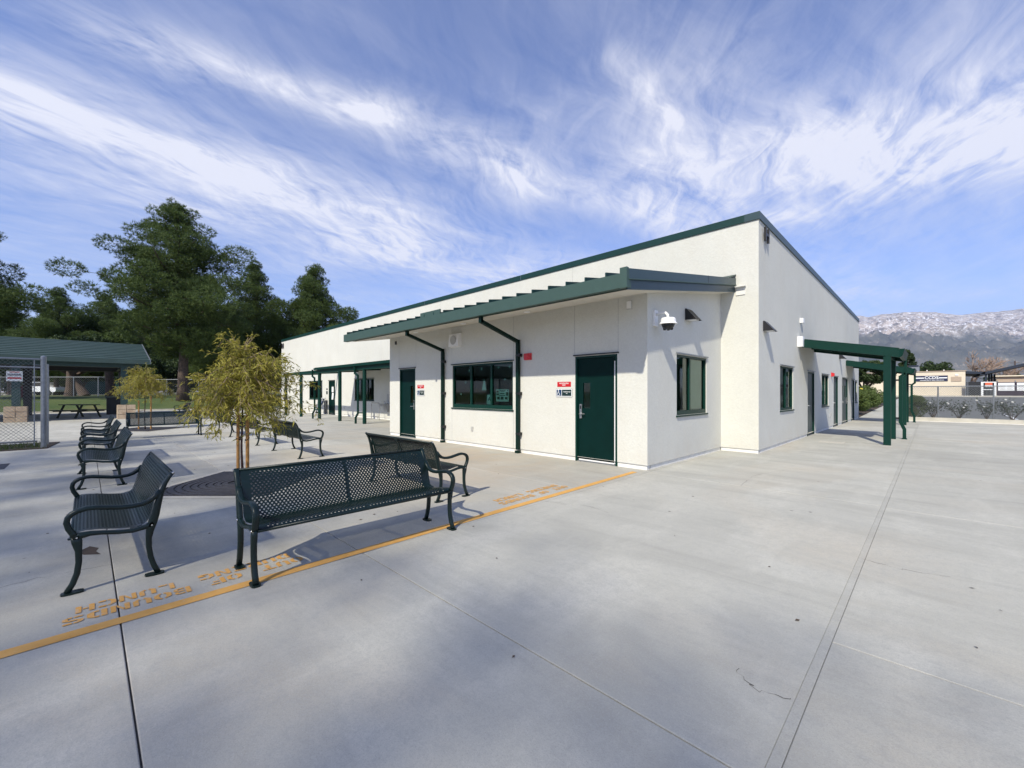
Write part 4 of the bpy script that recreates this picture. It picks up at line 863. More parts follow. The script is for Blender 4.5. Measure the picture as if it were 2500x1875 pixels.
bench(-32.7,4.10,0,1.83,'distant bench by the lawn facing the camera, farther of the pair')
bench(-26.8,7.25,math.pi,1.83,'distant bench partly behind the young tree, close to the first canopy post')
bench(-33.5,7.25,math.pi,1.83,'most distant bench in line with the canopy posts')

# ------------------------------------------------------------------ tree grates, young trees
def grate(cx,cy,s,lab):
    t=thing('tree_grate',lab,'tree grate',(cx,cy,0),0,'diamond tree grates')
    mb=MB(); o=s+.19; ring=lambda q,z:[(cx-q,cy,z),(cx,cy-q,z),(cx+q,cy,z),(cx,cy+q,z)]
    a,b=ring(o,.004),ring(s+.012,.004)
    for i in range(4): mb.quad(a[i],a[(i+1)%4],b[(i+1)%4],b[i])
    part('concrete_border',mb,'concrete_band',t)
    mb=MB(); mb.add(ring(s+.01,.002),[(0,1,2,3)]); part('soil_pit',mb,'black_metal',t)
    r0=.19
    def clampr(a,r):
        m=s/(abs(math.cos(a))+abs(math.sin(a))); return min(r,m)
    k=0
    while r0<s:
        r1=r0+.076; n=96; cut=r1>s*.70
        for qd in range(4 if cut else 1):
            mb=MB()
            for i in (range(qd*24,qd*24+24) if cut else range(n)):
                a0,a1=2*math.pi*i/n,2*math.pi*(i+1)/n; p=[(clampr(a0,r0),a0),(clampr(a0,r1),a0),(clampr(a1,r1),a1),(clampr(a1,r0),a1)]
                if p[0][0]>=clampr(a0,9)-1e-6 and p[3][0]>=clampr(a1,9)-1e-6: continue
                mb.add([(cx+r*math.cos(a),cy+r*math.sin(a),.014) for r,a in p]+[(cx+p[0][0]*math.cos(a0),cy+p[0][0]*math.sin(a0),.003),(cx+p[3][0]*math.cos(a1),cy+p[3][0]*math.sin(a1),.003),(cx+p[1][0]*math.cos(a0),cy+p[1][0]*math.sin(a0),.003),(cx+p[2][0]*math.cos(a1),cy+p[2][0]*math.sin(a1),.003)],[(0,1,2,3),(0,3,5,4),(1,6,7,2)])
            if len(mb.f)>5: part('ring',mb,'tree_grate',t)
        r0=r1+.020; k+=1
grate(-7.85,1.755,1.25,'dark slotted diamond tree grate around the near staked tree'); grate(-21.85,1.6,1.35,'dark diamond tree grate around the farther young tree')
def young_tree(cx,cy,H,zb,Rr,seed,lab,nbr=34,leafs=46,bias=(0,0)):
    rd=random.Random(seed); t=thing('young_tree',lab,'tree',(cx,cy,0),0,'young staked trees')
    tr=MB(); pts=[(cx+.012*math.sin(z*5),cy+.010*math.cos(z*6),z) for z in lin(0,H-.35,14)]; tr.tube(pts,[.021-.016*i/14 for i in range(15)],7)
    part('trunk',tr,'young_bark',t,smooth=True)
    tw=MB(); LV=[];
    def leafset(p,d,n,l0):
        for _ in range(n):
            q=Vector(p)+Vector((rd.gauss(0,.02),rd.gauss(0,.02),rd.gauss(0,.02)))
            dr=(Vector(d)*.6+Vector((rd.gauss(0,.6),rd.gauss(0,.6),rd.gauss(-.25,.5)))).normalized(); ll=l0*rd.uniform(.7,1.5)
            sd=dr.cross(Vector((rd.gauss(0,1),rd.gauss(0,1),rd.gauss(0,1)))).normalized()*ll*.10
            m=q+dr*ll*.5; e=q+dr*ll+Vector((0,0,-ll*.18)); LV.append((q,m+sd,e,m-sd))
    for b in range(nbr):
        z0=zb+.25+(H-.45-zb-.25)*(b+.5)/nbr*rd.uniform(.9,1.05); ang=b*2.399+rd.uniform(-.4,.4)
        frac=(z0-zb)/(H-zb); rad=Rr*(1.05-.55*max(0,frac-.35)/.65)*rd.uniform(.6,1.12)
        dx,dy=math.cos(ang)+bias[0],math.sin(ang)+bias[1]
        p=Vector((cx,cy,z0)); path=[p.copy()]; droop=rd.uniform(.08,.75)
        for k in range(1,9):
            s=k/8; zz=z0+.42*s*(1-frac*.2)*rd.uniform(.9,1.1)-droop*s*s*1.25
            path.append(Vector((cx+dx*rad*s+rd.gauss(0,.012),cy+dy*rad*s+rd.gauss(0,.012),max(zb-.05,zz))))
        tw.tube(path,[.006-.0045*i/8 for i in range(9)],4,False)
        for k in range(2,9):
            d=(path[k]-path[k-1]).normalized(); leafset(path[k],d,leafs//16+1,.078)
            for _ in range(2):
                sd=Vector((rd.gauss(0,1),rd.gauss(0,1),rd.gauss(-.3,.6))).normalized(); tl=rd.uniform(.08,.24); e=path[k]+sd*tl+Vector((0,0,-tl*.3))
                tw.tube([path[k],(path[k]+e)/2+Vector((0,0,.01)),e],.0014,3,False)
                for j in range(5): leafset(path[k].lerp(e,.3+.175*j),sd,1+(rd.random()<.6),.072)
    for k in range(12):   # leader shoots
        a=rd.uniform(0,6.28); p0=Vector((cx,cy,H-.45)); q_=rd.uniform(.05,.34); e=Vector((cx+q_*math.cos(a),cy+q_*math.sin(a),H+rd.uniform(-.22,.06)-q_*.4)); tw.tube([p0,p0.lerp(e,.5)+Vector((0,0,.05)),e],.003,4,False)
        for j in range(9): leafset(p0.lerp(e,j/8),(e-p0).normalized(),4,.075)
    part('twigs',tw,'pale_twig',t)
    vs=np.array([[tuple(v) for v in q] for q in LV],dtype=np.float32).reshape(-1,3)-np.array([cx,cy,0],dtype=np.float32)
    o=link('crown',np_mesh('crown',vs,np.arange(len(vs)).reshape(-1,4),4,'young_leaves')); o.parent=t
    # stakes and ties belong to the staking, a thing of its own
    return t
def stakes(cx,cy,zt1,sep,lab):
    t=thing('tree_stakes',lab,'stakes',(cx,cy,0),0,'wooden tree stakes'); 
    for s,zz in ((-1,zt1-.18),(1,zt1)):
        x=cx+RT[0]*sep*s+.0; y=cy+RT[1]*sep*s; mb=MB(); mb.tube([(x,y,0),(x+.004,y,zz*.5),(x,y,zz)],.026 if s>0 else .024,10); part('stake',mb,'stake_wood',t)
    for z in (.70,1.45):
        if z>zt1: continue
        mb=MB()
        for s in (-1,1):
            x=cx+RT[0]*sep*s; y=cy+RT[1]*sep*s; mb.tube([(x+.03*math.cos(a),y+.03*math.sin(a),z+.02*math.sin(a)*s) for a in lin(0,6.28,10)],.006,5,False); mb.tube([(x,y-.03,z),(cx,cy+.025,z-.07*s),(x,y+.02,z-.02)],.005,5,False)
        part('tie',mb,'rubber',t)
young_tree(-7.85,1.755,2.47,.92,.80,3,'young yellow green tree with narrow leaves between two stakes behind the closest bench',nbr=76,leafs=58,bias=(.10,.14))
stakes(-7.83,1.76,1.64,.075,'pair of orange brown wooden stakes holding the near young tree')
young_tree(-21.85,1.6,2.55,1.20,.85,11,'smaller looking young green tree beyond the side-on benches',nbr=58,leafs=60)
stakes(-21.85,1.6,1.30,.24,'pair of pale wooden stakes holding the farther young tree')

# ------------------------------------------------------------------ left: fence, shade structure, tables
def chain(mb,axis,c,u0,u1,z0,z1,pitch,r=.0022,zf=None):
    h=z1-z0; k=u0-h
    while k<u1:
        for sgn in (1,-1):
            # line u=k+s, z rises
            a,b=(k,z0),(k+h,z1)
            if sgn<0: a,b=(k,z1),(k+h,z0)
            ua,za,ub,zb_=a[0],a[1],b[0],b[1]
            if ub<=u0 or ua>=u1: continue
            if ua<u0: za+=(zb_-za)*(u0-ua)/(ub-ua); ua=u0
            if ub>u1: zb_=za+(zb_-za)*(u1-ua)/(ub-ua) ; ub=u1
            o=.002*sgn; dz=0
            p=(ua,c+o,za) if axis=='x' else (c+o,ua,za); q=(ub,c+o,zb_) if axis=='x' else (c+o,ub,zb_)
            mb.tube([p,q],r,3,False)
        k+=pitch
t=thing('chain_link_fence','grey chain link fence and post at the left edge in front of the shade shelter','fence',(-16.34,-.79,0))
for (yy,r,h) in ((-.79,.055,2.36),(-3.8,.045,2.3),(-6.8,.045,2.3)): mb=MB(); mb.tube([(-16.34,yy,0),(-16.34,yy,h)],r,14); mb.lathe([(r,h),(r*.9,h+.02),(.0,h+.04)],-16.34,yy,12); part('post',mb,'galvanised',t)
mb=MB(); mb.tube([(-16.34,-.79,2.30),(-16.34,-6.8,2.30)],.022,8); part('top_rail',mb,'galvanised',t)
mb=MB(); mb.tube([(-16.34,-.95,.08),(-16.34,-.95,2.28)],.012,6); part('tension_bar',mb,'galvanised',t)
mb=MB(); chain(mb,'y',-16.34,-6.8,-.95,.09,2.27,.085,.0026); o=part('mesh',mb,'galvanised',t)
for z in (.25,.7,1.2,1.7,2.15): mb=MB(); mb.tube([(-16.34+.06*math.cos(a),-.79+.06*math.sin(a),z) for a in lin(0,6.28,10)],.008,4,False); mb.tube([(-16.34,-.84,z),(-16.34,-.97,z)],.008,4,False); part('band',mb,'galvanised',t)
t=thing('chain_link_gate','folded chain link gate leaf standing just behind the fence post','gate',(-17.3,-.78,0))
mb=MB(); mb.box(-17.37,-17.25,-.86,-.74,0,2.22); part('post',mb,'galvanised',t); mb=MB(); mb.tube([(-17.3,-.9,2.12),(-17.3,-5,2.12)],.024,8); mb.tube([(-17.3,-.95,.12),(-17.3,-5,.12)],.024,8); part('frame',mb,'galvanised',t); mb=MB(); chain(mb,'y',-17.3,-5,-.95,.12,2.12,.085,.0026); part('mesh',mb,'galvanised',t)
# grass strip under it
mb=MB(); mb.prism([(-16.15,-12),(-16.15,-.72),(-17.9,-.55),(-17.9,-12)],-.01,.02); struct('planting_strip',mb,'soil')
N=2600; rg=np.random.default_rng(5); c=np.stack([rg.uniform(-17.8,-16.2,N),-.75-np.abs(rg.normal(0,3.0,N)).clip(0,8),np.full(N,.02)],1); th=rg.uniform(0,6.28,N); hh=rg.uniform(.03,.10,N); dx=np.stack([np.cos(th)*.006,np.sin(th)*.006,np.zeros(N)],1); tip=c+np.stack([rg.normal(0,.03,N),rg.normal(0,.03,N),hh],1)
V=np.stack([c-dx,c+dx,tip],1).reshape(-1,3); tag(link('grass',np_mesh('grass',V,np.arange(len(V)).reshape(-1,3),3,'grass_blades')),'thin strip of grass under the chain link fence at the left edge','grass',kind='stuff')
# shade shelter
t=thing('picnic_shelter','open picnic shelter with a ribbed green roof at the far left','shelter',(-36,-6,0))
ye=2.48; y0_=-22
def zr(x): return 3.20+(x+31.0)/(-5.0)*1.28 if x>-36 else 4.48-(-36-x)/5.0*1.28
mb=MB(); mb.add([(-31.0,ye,3.2),(-36,ye,4.48),(-41,ye,3.2),(-31.0,ye,3.04),(-36,ye,4.32),(-41,ye,3.04),(-31.0,y0_,3.2),(-36,y0_,4.48),(-41,y0_,3.2),(-31.0,y0_,3.04),(-36,y0_,4.32),(-41,y0_,3.04)],
 [(0,6,7,1),(1,7,8,2),(3,4,10,9),(4,5,11,10),(0,1,4,3),(1,2,5,4),(6,9,10,7),(7,10,11,8),(0,3,9,6),(2,8,11,5)]); part('roof',mb,'shade_roof_green',t)
for k in range(11):
    x=-31.0-.47*k; mb=MB(); mb.hexa([(x,y0_,zr(x)),(x-.14,y0_,zr(x-.14)),(x-.14,ye+.01,zr(x-.14)),(x,ye+.01,zr(x))],[(x,y0_,zr(x)+.05),(x-.14,y0_,zr(x-.14)+.05),(x-.14,ye+.01,zr(x-.14)+.05),(x,ye+.01,zr(x)+.05)]); part('roof_rib',mb,'shade_roof_green',t)
mb=MB(); mb.hexa([(-30.97,ye,3.02),(-30.97,ye+.04,3.02),(-36,ye+.04,4.30),(-36,ye,4.30)],[(-30.97,ye,3.26),(-30.97,ye+.04,3.26),(-36,ye+.04,4.54),(-36,ye,4.54)]); part('verge_trim',mb,'galvanised',t)
mb=MB(); mb.box(-31.02,-30.94,y0_,ye,3.0,3.22); part('eave_fascia',mb,'shade_roof_green',t)
for (x,yy) in ((-31.55,1.45),(-31.55,-2.42),(-31.55,-8),(-31.55,-14)): mb=MB(); mb.box(x-.14,x+.14,yy-.14,yy+.14,.77,3.06); part('column',mb,'shade_steel',t)
for yy in (1.75,-2.6,-8,-14): mb=MB(); mb.box(-40.2,-39.85,yy-.18,yy+.18,0,3.2); part('column',mb,'black_metal',t)
mb=MB(); mb.box(-31.68,-31.42,y0_,ye-.3,2.80,3.03); part('beam',mb,'shade_steel',t); mb=MB(); mb.box(-40.2,-39.9,y0_,ye-.3,2.85,3.13); part('beam',mb,'black_metal',t)
for yy in (1.5,-2.5,-8): mb=MB(); mb.box(-40.0,-31.5,yy-.07,yy+.07,2.90,3.05); part('tie_beam',mb,'black_metal',t)
for i,(yy,lab) in enumerate(((1.53,'pink tan block pier under the right column of the picnic shelter'),(-2.42,'tan block pier under the left column behind the chain link fence'),(-8,'block pier under the shelter, beyond the left edge'))):
    p=thing('block_pier',lab,'pier',(-31.55,yy,0),0,'block piers under the shelter'); 
    for r_ in range(3):
        for c_ in range(2):
            w0=-.37+.375*c_; mb=MB()
            for s_ in range(1): mb.box(-31.55-.37,-31.55+.37+.012*((r_+c_)%2),yy+w0,yy+w0+.36,.005+r_*.255,.245+r_*.255)
            part('block',mb,'split_block',p)
def picnic(x,y,rz,lab):
    t=thing('picnic_table',lab,'picnic table',(x,y,0),rz,'dark picnic tables under the shelter')
    for k in range(3): mb=MB(); mb.box(-.95,.95,-.36+.25*k,-.36+.25*k+.22,.72,.76); lpart('top_plank',mb,'bench_metal',t)
    for s in (-1,1): mb=MB(); mb.box(-.95,.95,s*.72-.13,s*.72+.13,.42,.46); lpart('seat',mb,'bench_metal',t)
    for s in (-1,1): mb=MB(); mb.bar((s*.62,-.30,.72),(s*.62,-.62,0),.07,.07); mb.bar((s*.62,.30,.72),(s*.62,.62,0),.07,.07); mb.bar((s*.62,-.80,.39),(s*.62,.80,.39),.07,.06); lpart('leg',mb,'bench_metal',t)
picnic(-34.3,-.3,R(35),'dark picnic table under the shelter left of the pink tan pier'); picnic(-36.3,-4.9,R(20),'dark picnic table at the left edge behind the chain link fence'); 
t=thing('trash_bin','dark square trash enclosure beside the right end of the shelter','bin',(-38.2,1.2,0)); mb=MB(); mb.box(-38.5,-37.9,.9,1.55,0,1.05); part('body',mb,'black_metal',t); mb=MB(); mb.box(-38.55,-37.85,.85,1.6,1.05,1.12); part('lid',mb,'black_metal',t)
t=thing('rules_sign','white notice with red and purple print on the shelter column','sign',(-31.4,-2.42,1.95)); mb=MB(); mb.box(-31.40,-31.38,-2.72,-2.20,1.98,2.47); part('board',mb,'sign_white',t)
mb=MB(); 
for (a,b) in ((2.30,2.335),(2.25,2.28)): mb.box(-31.378,-31.376,-2.68,-2.24,a,b)
part('purple_print',mb,'sign_navy',t); mb=MB(); mb.box(-31.378,-31.376,-2.68,-2.24,2.09,2.17); mb.box(-31.378,-31.376,-2.62,-2.3,2.40,2.44); part('red_print',mb,'sign_red',t)
x,y,z=at(52,34,.75); t=thing('marker_post','red and white marker post on the lawn edge seen through the fence','post',(x,y,terrain(x,y))); z=terrain(x,y); mb=MB(); mb.tube([(x,y,z),(x,y,z+.95)],.16,10); part('red_body',mb,'maroon',t); mb=MB(); mb.tube([(x-.12,y-.2,z),(x-.12,y-.2,z+.85)],.10,10); part('white_body',mb,'white_plastic',t)
x,y,_=at(519,29,0); mb=MB(); mb.tube([(x,y,0),(x,y,1.25)],.045,8); tag(link('thin_post',mb.mesh('thin_post','maroon')),'thin brown post at the edge of the lawn left of the young tree','post')
# lawn kerb
mb=MB(); mb.box(-44.15,-43.95,-40,11,-.02,.10); struct('lawn_kerb',mb,'curb_concrete')
# far fences on the lawn
def rail_fence(p0,p1,n,h,lab,rail='galvanised'):
    p0=Vector(p0);p1=Vector(p1); t=thing('lawn_fence',lab,'fence',(p0.x,p0.y,p0.z),0,'grey fences behind the lawn')
    for i in range(n+1):
        p=p0.lerp(p1,i/n); mb=MB(); mb.tube([p,p+Vector((0,0,h))],.045,8); part('post',mb,rail,t)
    mb=MB(); mb.tube([p0+Vector((0,0,h)),p1+Vector((0,0,h))],.03,6); part('top_rail',mb,rail,t)
    # wires
    mb=MB(); d=(p1-p0); L_=d.length; dn=d.normalized(); k=0
    while k<L_:
        for s in (1,-1):
            a=k; b=k+s*h
            if 0<=b<=L_: mb.tube([p0+dn*a+Vector((0,0,.05)),p0+dn*b+Vector((0,0,h))],.006,3,False)
        k+=.22
    part('mesh',mb,rail,t)
a=at(-60,42,1.05); b=at(300,42,1.05); rail_fence(a,b,6,1.9,'chain link fence along the far side of the lawn behind the shelter'); 
a=at(330,50,1.05); b=at(640,50,1.05); rail_fence(a,b,4,1.9,'chain link fence beyond the lawn behind the big pine')
a=at(185,74,1.05); b=at(330,74,1.05); mb=MB(); mb.bar((a[0],a[1],2.2),(b[0],b[1],2.2),.05,2.3); tag(link('screened_fence',mb.mesh('screened_fence','green_screen')),'dark green screened fence far beyond the lawn','fence')
# pickup truck
c0=at(106,56); t=thing('pickup_truck','white pickup truck parked beyond the lawn fence','truck',(c0[0],c0[1],1.05),HEAD)
def prof_box(poly,y0,y1): 
    n=len(poly); m=MB(); m.add([(a,y0,b) for a,b in poly]+[(a,y1,b) for a,b in poly],[tuple(range(n)),tuple(range(n,2*n))[::-1]]+[(i,(i+1)%n,(i+1)%n+n,i+n) for i in range(n)]); return m
lpart('body',prof_box([(-2.6,.45),(2.5,.45),(2.62,.7),(2.55,1.0),(1.5,1.12),(-2.6,1.12)],-.9,.9),'white_van',t); lpart('cab',prof_box([(-.9,1.12),(1.5,1.12),(.85,1.72),(-.65,1.75)],-.8,.8),'white_van',t)
lpart('window',prof_box([(-.72,1.17),(1.15,1.17),(.72,1.62),(-.55,1.65)],-.815,.815),'dark_glass',t)
for wx in (-1.65,1.65):
    for s in (-1,1): mb=MB(); mb.tube([(wx,s*.80,.36),(wx,s*.93,.36)],.36,16); w_=lpart('wheel',mb,'rubber',t); mb=MB(); mb.tube([(wx,s*.925,.36),(wx,s*.94,.36)],.2,12); m_=lpart('rim',mb,'galvanised',w_)

# ------------------------------------------------------------------ trees
def pine_data(H,Rb,seed,zlow=.18,pad=1.0,top=1.0,dens=1.0):
    rd=random.Random(seed); ng=np.random.default_rng(seed); tr=MB()
    lean=(rd.uniform(-.03,.03),rd.uniform(-.03,.03)); ax=lambda z:(lean[0]*z+.12*math.sin(z*.5+seed),lean[1]*z+.12*math.cos(z*.4+seed))
    zs=lin(0,H*.97,16); r0=.021*H+.04; tr.tube([(*ax(z),z) for z in zs],[max(.03,r0*(1.25 if i==0 else 1)*(1-z/H)**.8) for i,z in enumerate(zs)],10)
    C=[];Rr=[]
    nb=int(46*dens)
    for b in range(nb):
        f=(b+.5)/nb; z=H*(zlow+(1-zlow)*f**.92)*.985; ang=b*2.399+rd.uniform(-.5,.5)
        pr=(min(1,.62+1.6*f) if f<.24 else 1.0)*(1-max(0,f-.24)/.76)**.95+.05
        L_=Rb*pr*rd.uniform(.62,1.04)*top
        L_=max(.5,L_); a0=ax(z); rise=rd.uniform(.05,.35)+.35*f
        pth=[Vector((a0[0]+math.cos(ang)*L_*s,a0[1]+math.sin(ang)*L_*s,z+L_*(rise*s*s-.06*s))) for s in (0,.25,.5,.75,1)]
        tr.tube(pth,[.022*L_+.02,.017*L_+.015,.012*L_+.01,.008*L_+.01,.01],5,False)
        ncl=max(2,int(L_*1.15))
        for k in range(ncl):
            s=.30+.72*(k+rd.random())/ncl; i=min(3,int(s*4)) ; p=pth[0].lerp(pth[-1],min(1.05,s)); p.z=z+L_*(rise*s*s-.06*s)
            sp=.16*L_; q=p+Vector((rd.gauss(0,sp),rd.gauss(0,sp),rd.uniform(-.1,.3)))
            C.append(q); Rr.append(pad*rd.uniform(.60,1.25)*(.42+.58*min(1,L_/3.2)))
            if rd.random()<.6: tr.tube([p,q],.018,4,False)
    for k in range(5): C.append(Vector((*ax(H),H-.25-.45*k))+Vector((rd.gauss(0,.12*k),rd.gauss(0,.12*k),0))); Rr.append(.34+.07*k)
    C=np.array([tuple(c) for c in C]); Rr=np.array(Rr)
    nt=np.maximum(14,(Rr**2*120*dens)).astype(int); idx=np.repeat(np.arange(len(C)),nt); n=len(idx)
    d=ng.normal(size=(n,3)); d/=np.linalg.norm(d,axis=1)[:,None]; rad=ng.uniform(.45,1.0,n)**.6
    off=d*rad[:,None]*Rr[idx][:,None]; off[:,2]*=.60; P=C[idx]+off
    # tufts: needles fanned about an outward/upward axis
    axv=d*.7+np.array([0,0,.7]); axv/=np.linalg.norm(axv,axis=1)[:,None]; K=7
    nd=axv[:,None,:]+ng.normal(0,.62,(n,K,3)); nd/=np.linalg.norm(nd,axis=2)[:,:,None]; ln=ng.uniform(.16,.30,(n,K,1))
    sd=np.cross(nd,ng.normal(size=(n,K,3))); sd/=np.linalg.norm(sd,axis=2)[:,:,None]; sd*=.017
    base=P[:,None,:]+nd*.02; tri=np.stack([base-sd,base+sd,base+nd*ln],2).reshape(-1,3)
    return tr,np_mesh('crown',tri,np.arange(len(tri)).reshape(-1,3),3,'pine_needles')
def tree_obj(data,loc,rz,sc,name,lab,group):
    t=thing(name,lab,'tree',loc,rz,group); t.scale=(sc[0],sc[0],sc[1]); 
    a=link('trunk',data[0]); a.parent=t; b=link('crown',data[1]); b.parent=t; return t
def mkdata(*a,**k): tr,cr=pine_data(*a,**k); return (tr.mesh('trunk','bark',True),cr)
PA=mkdata(18.8,6.9,4,zlow=.24,dens=1.45,pad=1.15); PB=mkdata(16,5.0,9,zlow=.2,dens=1.45,pad=1.15); PC=mkdata(14.5,5.4,22,zlow=.20,dens=1.5,pad=1.2)
gp='pines behind the plaza'
def pl(px,d): x,y,_=at(px,d); return (x,y,terrain(x,y)-.05)
tree_obj(PA,pl(450,39),.4,(1.0,.96),'pine_tree','tall dark pine with a thick trunk, tallest of the trees left of centre',gp)
tree_obj(PB,pl(625,50),1.2,(.9,.97),'pine_tree','pine behind the young tree, between the tallest pine and the building',gp)
tree_obj(PC,pl(755,52),2.3,(.92,1.09),'pine_tree','broad pine rising behind the far left roof of the school building',gp)
tree_obj(PB,pl(-150,31),3.6,(.95,1.0),'pine_tree','dark pine cut off by the left edge of the picture',gp)
tree_obj(PC,pl(140,56),1.0,(.85,.95),'pine_tree','lower pine above the middle of the shelter roof',gp)
tree_obj(PC,pl(270,62),5.2,(1.0,1.0),'pine_tree','pine half hidden on the left side of the tallest pine',gp)
tree_obj(PB,pl(30,66),.9,(1.1,.85),'pine_tree','distant pine low behind the shelter roof near the left edge',gp)
tree_obj(PC,pl(545,58),1.9,(.9,.85),'pine_tree','smaller pine filling the gap right of the tallest pine',gp)
tree_obj(PB,pl(350,70),2.9,(1.1,1.0),'pine_tree','far pine directly behind the tallest pine',gp)
def leafy(n,shape,seed,leaf,mat,clumps=60,fill=.55):
    ng=np.random.default_rng(seed); c=ng.normal(size=(clumps,3)); c/=np.linalg.norm(c,axis=1)[:,None]; c*=ng.uniform(fill,1,(clumps,1))*np.array(shape)*.8
    idx=ng.integers(0,clumps,n); d=ng.normal(size=(n,3)); d/=np.linalg.norm(d,axis=1)[:,None]; R_=ng.uniform(.22,.38,clumps)*min(shape)
    P=c[idx]+d*(ng.uniform(.5,1,(n,1))**.5)*R_[idx][:,None]; P[:,2]+=shape[2]
    a=ng.normal(size=(n,3)); a/=np.linalg.norm(a,axis=1)[:,None]; b=np.cross(a,ng.normal(size=(n,3))); b/=np.linalg.norm(b,axis=1)[:,None]; s=leaf*ng.uniform(.6,1.3,(n,1))
    q=np.stack([P-a*s,P+b*s*.45,P+a*s,P-b*s*.45],1).reshape(-1,3); q[:,2]=np.maximum(q[:,2],.02); return q
def bush(name,loc,shape,n,leaf,mat,lab,cat,seed,group=None,trunk=0,clumps=60,fill=.55):
    t=thing(name,lab,cat,loc,0,group); q=leafy(n,shape,seed,leaf,mat,clumps,fill); q[:,2]+=trunk
    o=link('crown' if trunk else 'foliage',np_mesh('foliage',q,np.arange(len(q)).reshape(-1,4),4,mat)); o.parent=t
    mb=MB(); 
    if trunk:
        mb.tube([(0,0,0),(.05,.02,trunk*.5),(0,.05,trunk+shape[2]*.9)],[.05*trunk+.06,.04*trunk+.05,.04],8)
        for k in range(6): a=k*1.05; mb.tube([(0,0,trunk*.8),(math.cos(a)*shape[0]*.3,math.sin(a)*shape[1]*.3,trunk+shape[2]*.6),(math.cos(a)*shape[0]*.6,math.sin(a)*shape[1]*.6,trunk+shape[2])],[.07,.045,.015],5,False)
    else:
        for k in range(5): a=k*1.26; mb.tube([(0,0,0),(math.cos(a)*shape[0]*.5,math.sin(a)*shape[1]*.5,shape[2])],[.02,.008],5,False)
    lpart('trunk' if trunk else 'stem',mb,'bark',t); return t
def fb(px,d,zo=0): x,y,_=at(px,d); return (x,y,terrain(x,y)+zo)
g2='leafy trees behind the lawn'
for i,(px,d,sh,tk,lab) in enumerate(((95,62,(4,4,2.6),1.8,'dark leafy tree behind the fence left of the white truck'),(205,66,(4.5,4.5,2.6),1.8,'dark leafy tree behind the white truck and the shelter'),(330,58,(4.5,4.5,2.4),1.2,'dark leafy tree behind the small young tree'),(520,62,(5.5,5.5,3.0),1.2,'dark leafy tree low between the big pine and the young tree'),(650,60,(5,5,2.8),1.0,'dark leafy tree low behind the left end of the building'),(415,66,(5,5,3),1.2,'dark leafy tree right behind the big pine trunk'),(20,60,(4,4,2.4),2,'dark leafy tree at the far left behind the fence'))):
    bush('leafy_tree',fb(px,d),sh,9000,.20,'broad_leaves',lab,'tree',30+i,g2,tk,70)
def oldtree(px,d,H,lean,lab):
    x,y,z=fb(px,d); t=thing('old_tree',lab,'tree',(x,y,z-.05),0,'old trees on the lawn'); mb=MB(); lx,ly=RT[0]*lean,RT[1]*lean
    mb.tube([(0,0,0),(lx*.35,ly*.35,H*.35),(lx,ly,H),(lx*1.3,ly*1.3,H*1.3)],[.50,.37,.33,.25],12)
    for k in range(5): a=k*1.3; mb.tube([(lx*.9,ly*.9,H*.9),(lx+math.cos(a)*1.6,ly+math.sin(a)*1.6,H*1.35),(lx+math.cos(a)*3,ly+math.sin(a)*3,H*1.5)],[.22,.14,.05],6,False)
    lpart('trunk',mb,'bark',t); q=leafy(5000,(3.6,3.6,1.6),int(px),.16,'broad_leaves',50); q[:,2]+=H*1.1; q[:,0]+=lx; q[:,1]+=ly
    o=link('crown',np_mesh('crown',q,np.arange(len(q)).reshape(-1,4),4,'broad_leaves')); o.parent=t
oldtree(171,44,2.9,.1,'old tree with a thick ridged trunk seen under the shelter roof'); oldtree(272,42,2.9,-.3,'rough barked old tree just left of the shelter right column'); oldtree(207,46,2.4,-1.3,'leaning old tree trunk between the two upright ones')
wq=[]
for k in range(26):
    x,y,_=at(-260+k*40,84+6*math.sin(k*1.7)); q=leafy(3200,(5.5,5.5,3.6+1.2*math.sin(k*2.3)),300+k,.30,'broad_leaves',40,.3); q[:,0]+=x; q[:,1]+=y; q[:,2]+=.9; wq.append(q)
wq=np.concatenate(wq); tag(link('far_wood',np_mesh('far_wood',wq,np.arange(len(wq)).reshape(-1,4),4,'broad_leaves')),'dense dark wood closing the view far behind the lawn','wood',kind='stuff')
# row of tall trees behind the camera: they shade the near left paving and show in the windows
ng=np.random.default_rng(77); nS=1700; dS=ng.normal(size=(nS,3)); dS/=np.linalg.norm(dS,axis=1)[:,None]; pS=dS*(ng.uniform(0,1,(nS,1))**.34)*np.array([4.6,4.6,7.0])+np.array([0,0,7.0])
aS=ng.normal(size=(nS,3)); aS/=np.linalg.norm(aS,axis=1)[:,None]; bS=np.cross(aS,ng.normal(size=(nS,3))); bS/=np.linalg.norm(bS,axis=1)[:,None]; sS=.27*ng.uniform(.6,1.3,(nS,1))
SH=np.stack([pS-aS*sS,pS+bS*sS*.45,pS+aS*sS,pS-bS*sS*.45],1).reshape(-1,3); shm=np_mesh('crown',SH,np.arange(len(SH)).reshape(-1,4),4,'broad_leaves')
mb=MB(); mb.tube([(0,0,0),(0,.1,9),(.2,0,18),(0,0,26)],[.55,.45,.35,.12],8); shtm=mb.mesh('trunk','bark')
NM=('westernmost','second','third','fourth','fifth','sixth','seventh','eighth','ninth')
for i in range(9):
    x=-6.5+i*4.1; t=thing('shade_tree',NM[i]+' very tall leafy tree in the row behind the camera','tree',(x,-28.5+rnd.uniform(-.3,.3),rnd.uniform(-.3,.0)),rnd.uniform(0,6.28),'row of trees behind the camera')
    a=link('trunk',shtm); a.parent=t; b=link('crown',shm); b.parent=t; b.location=(0,0,15.6)

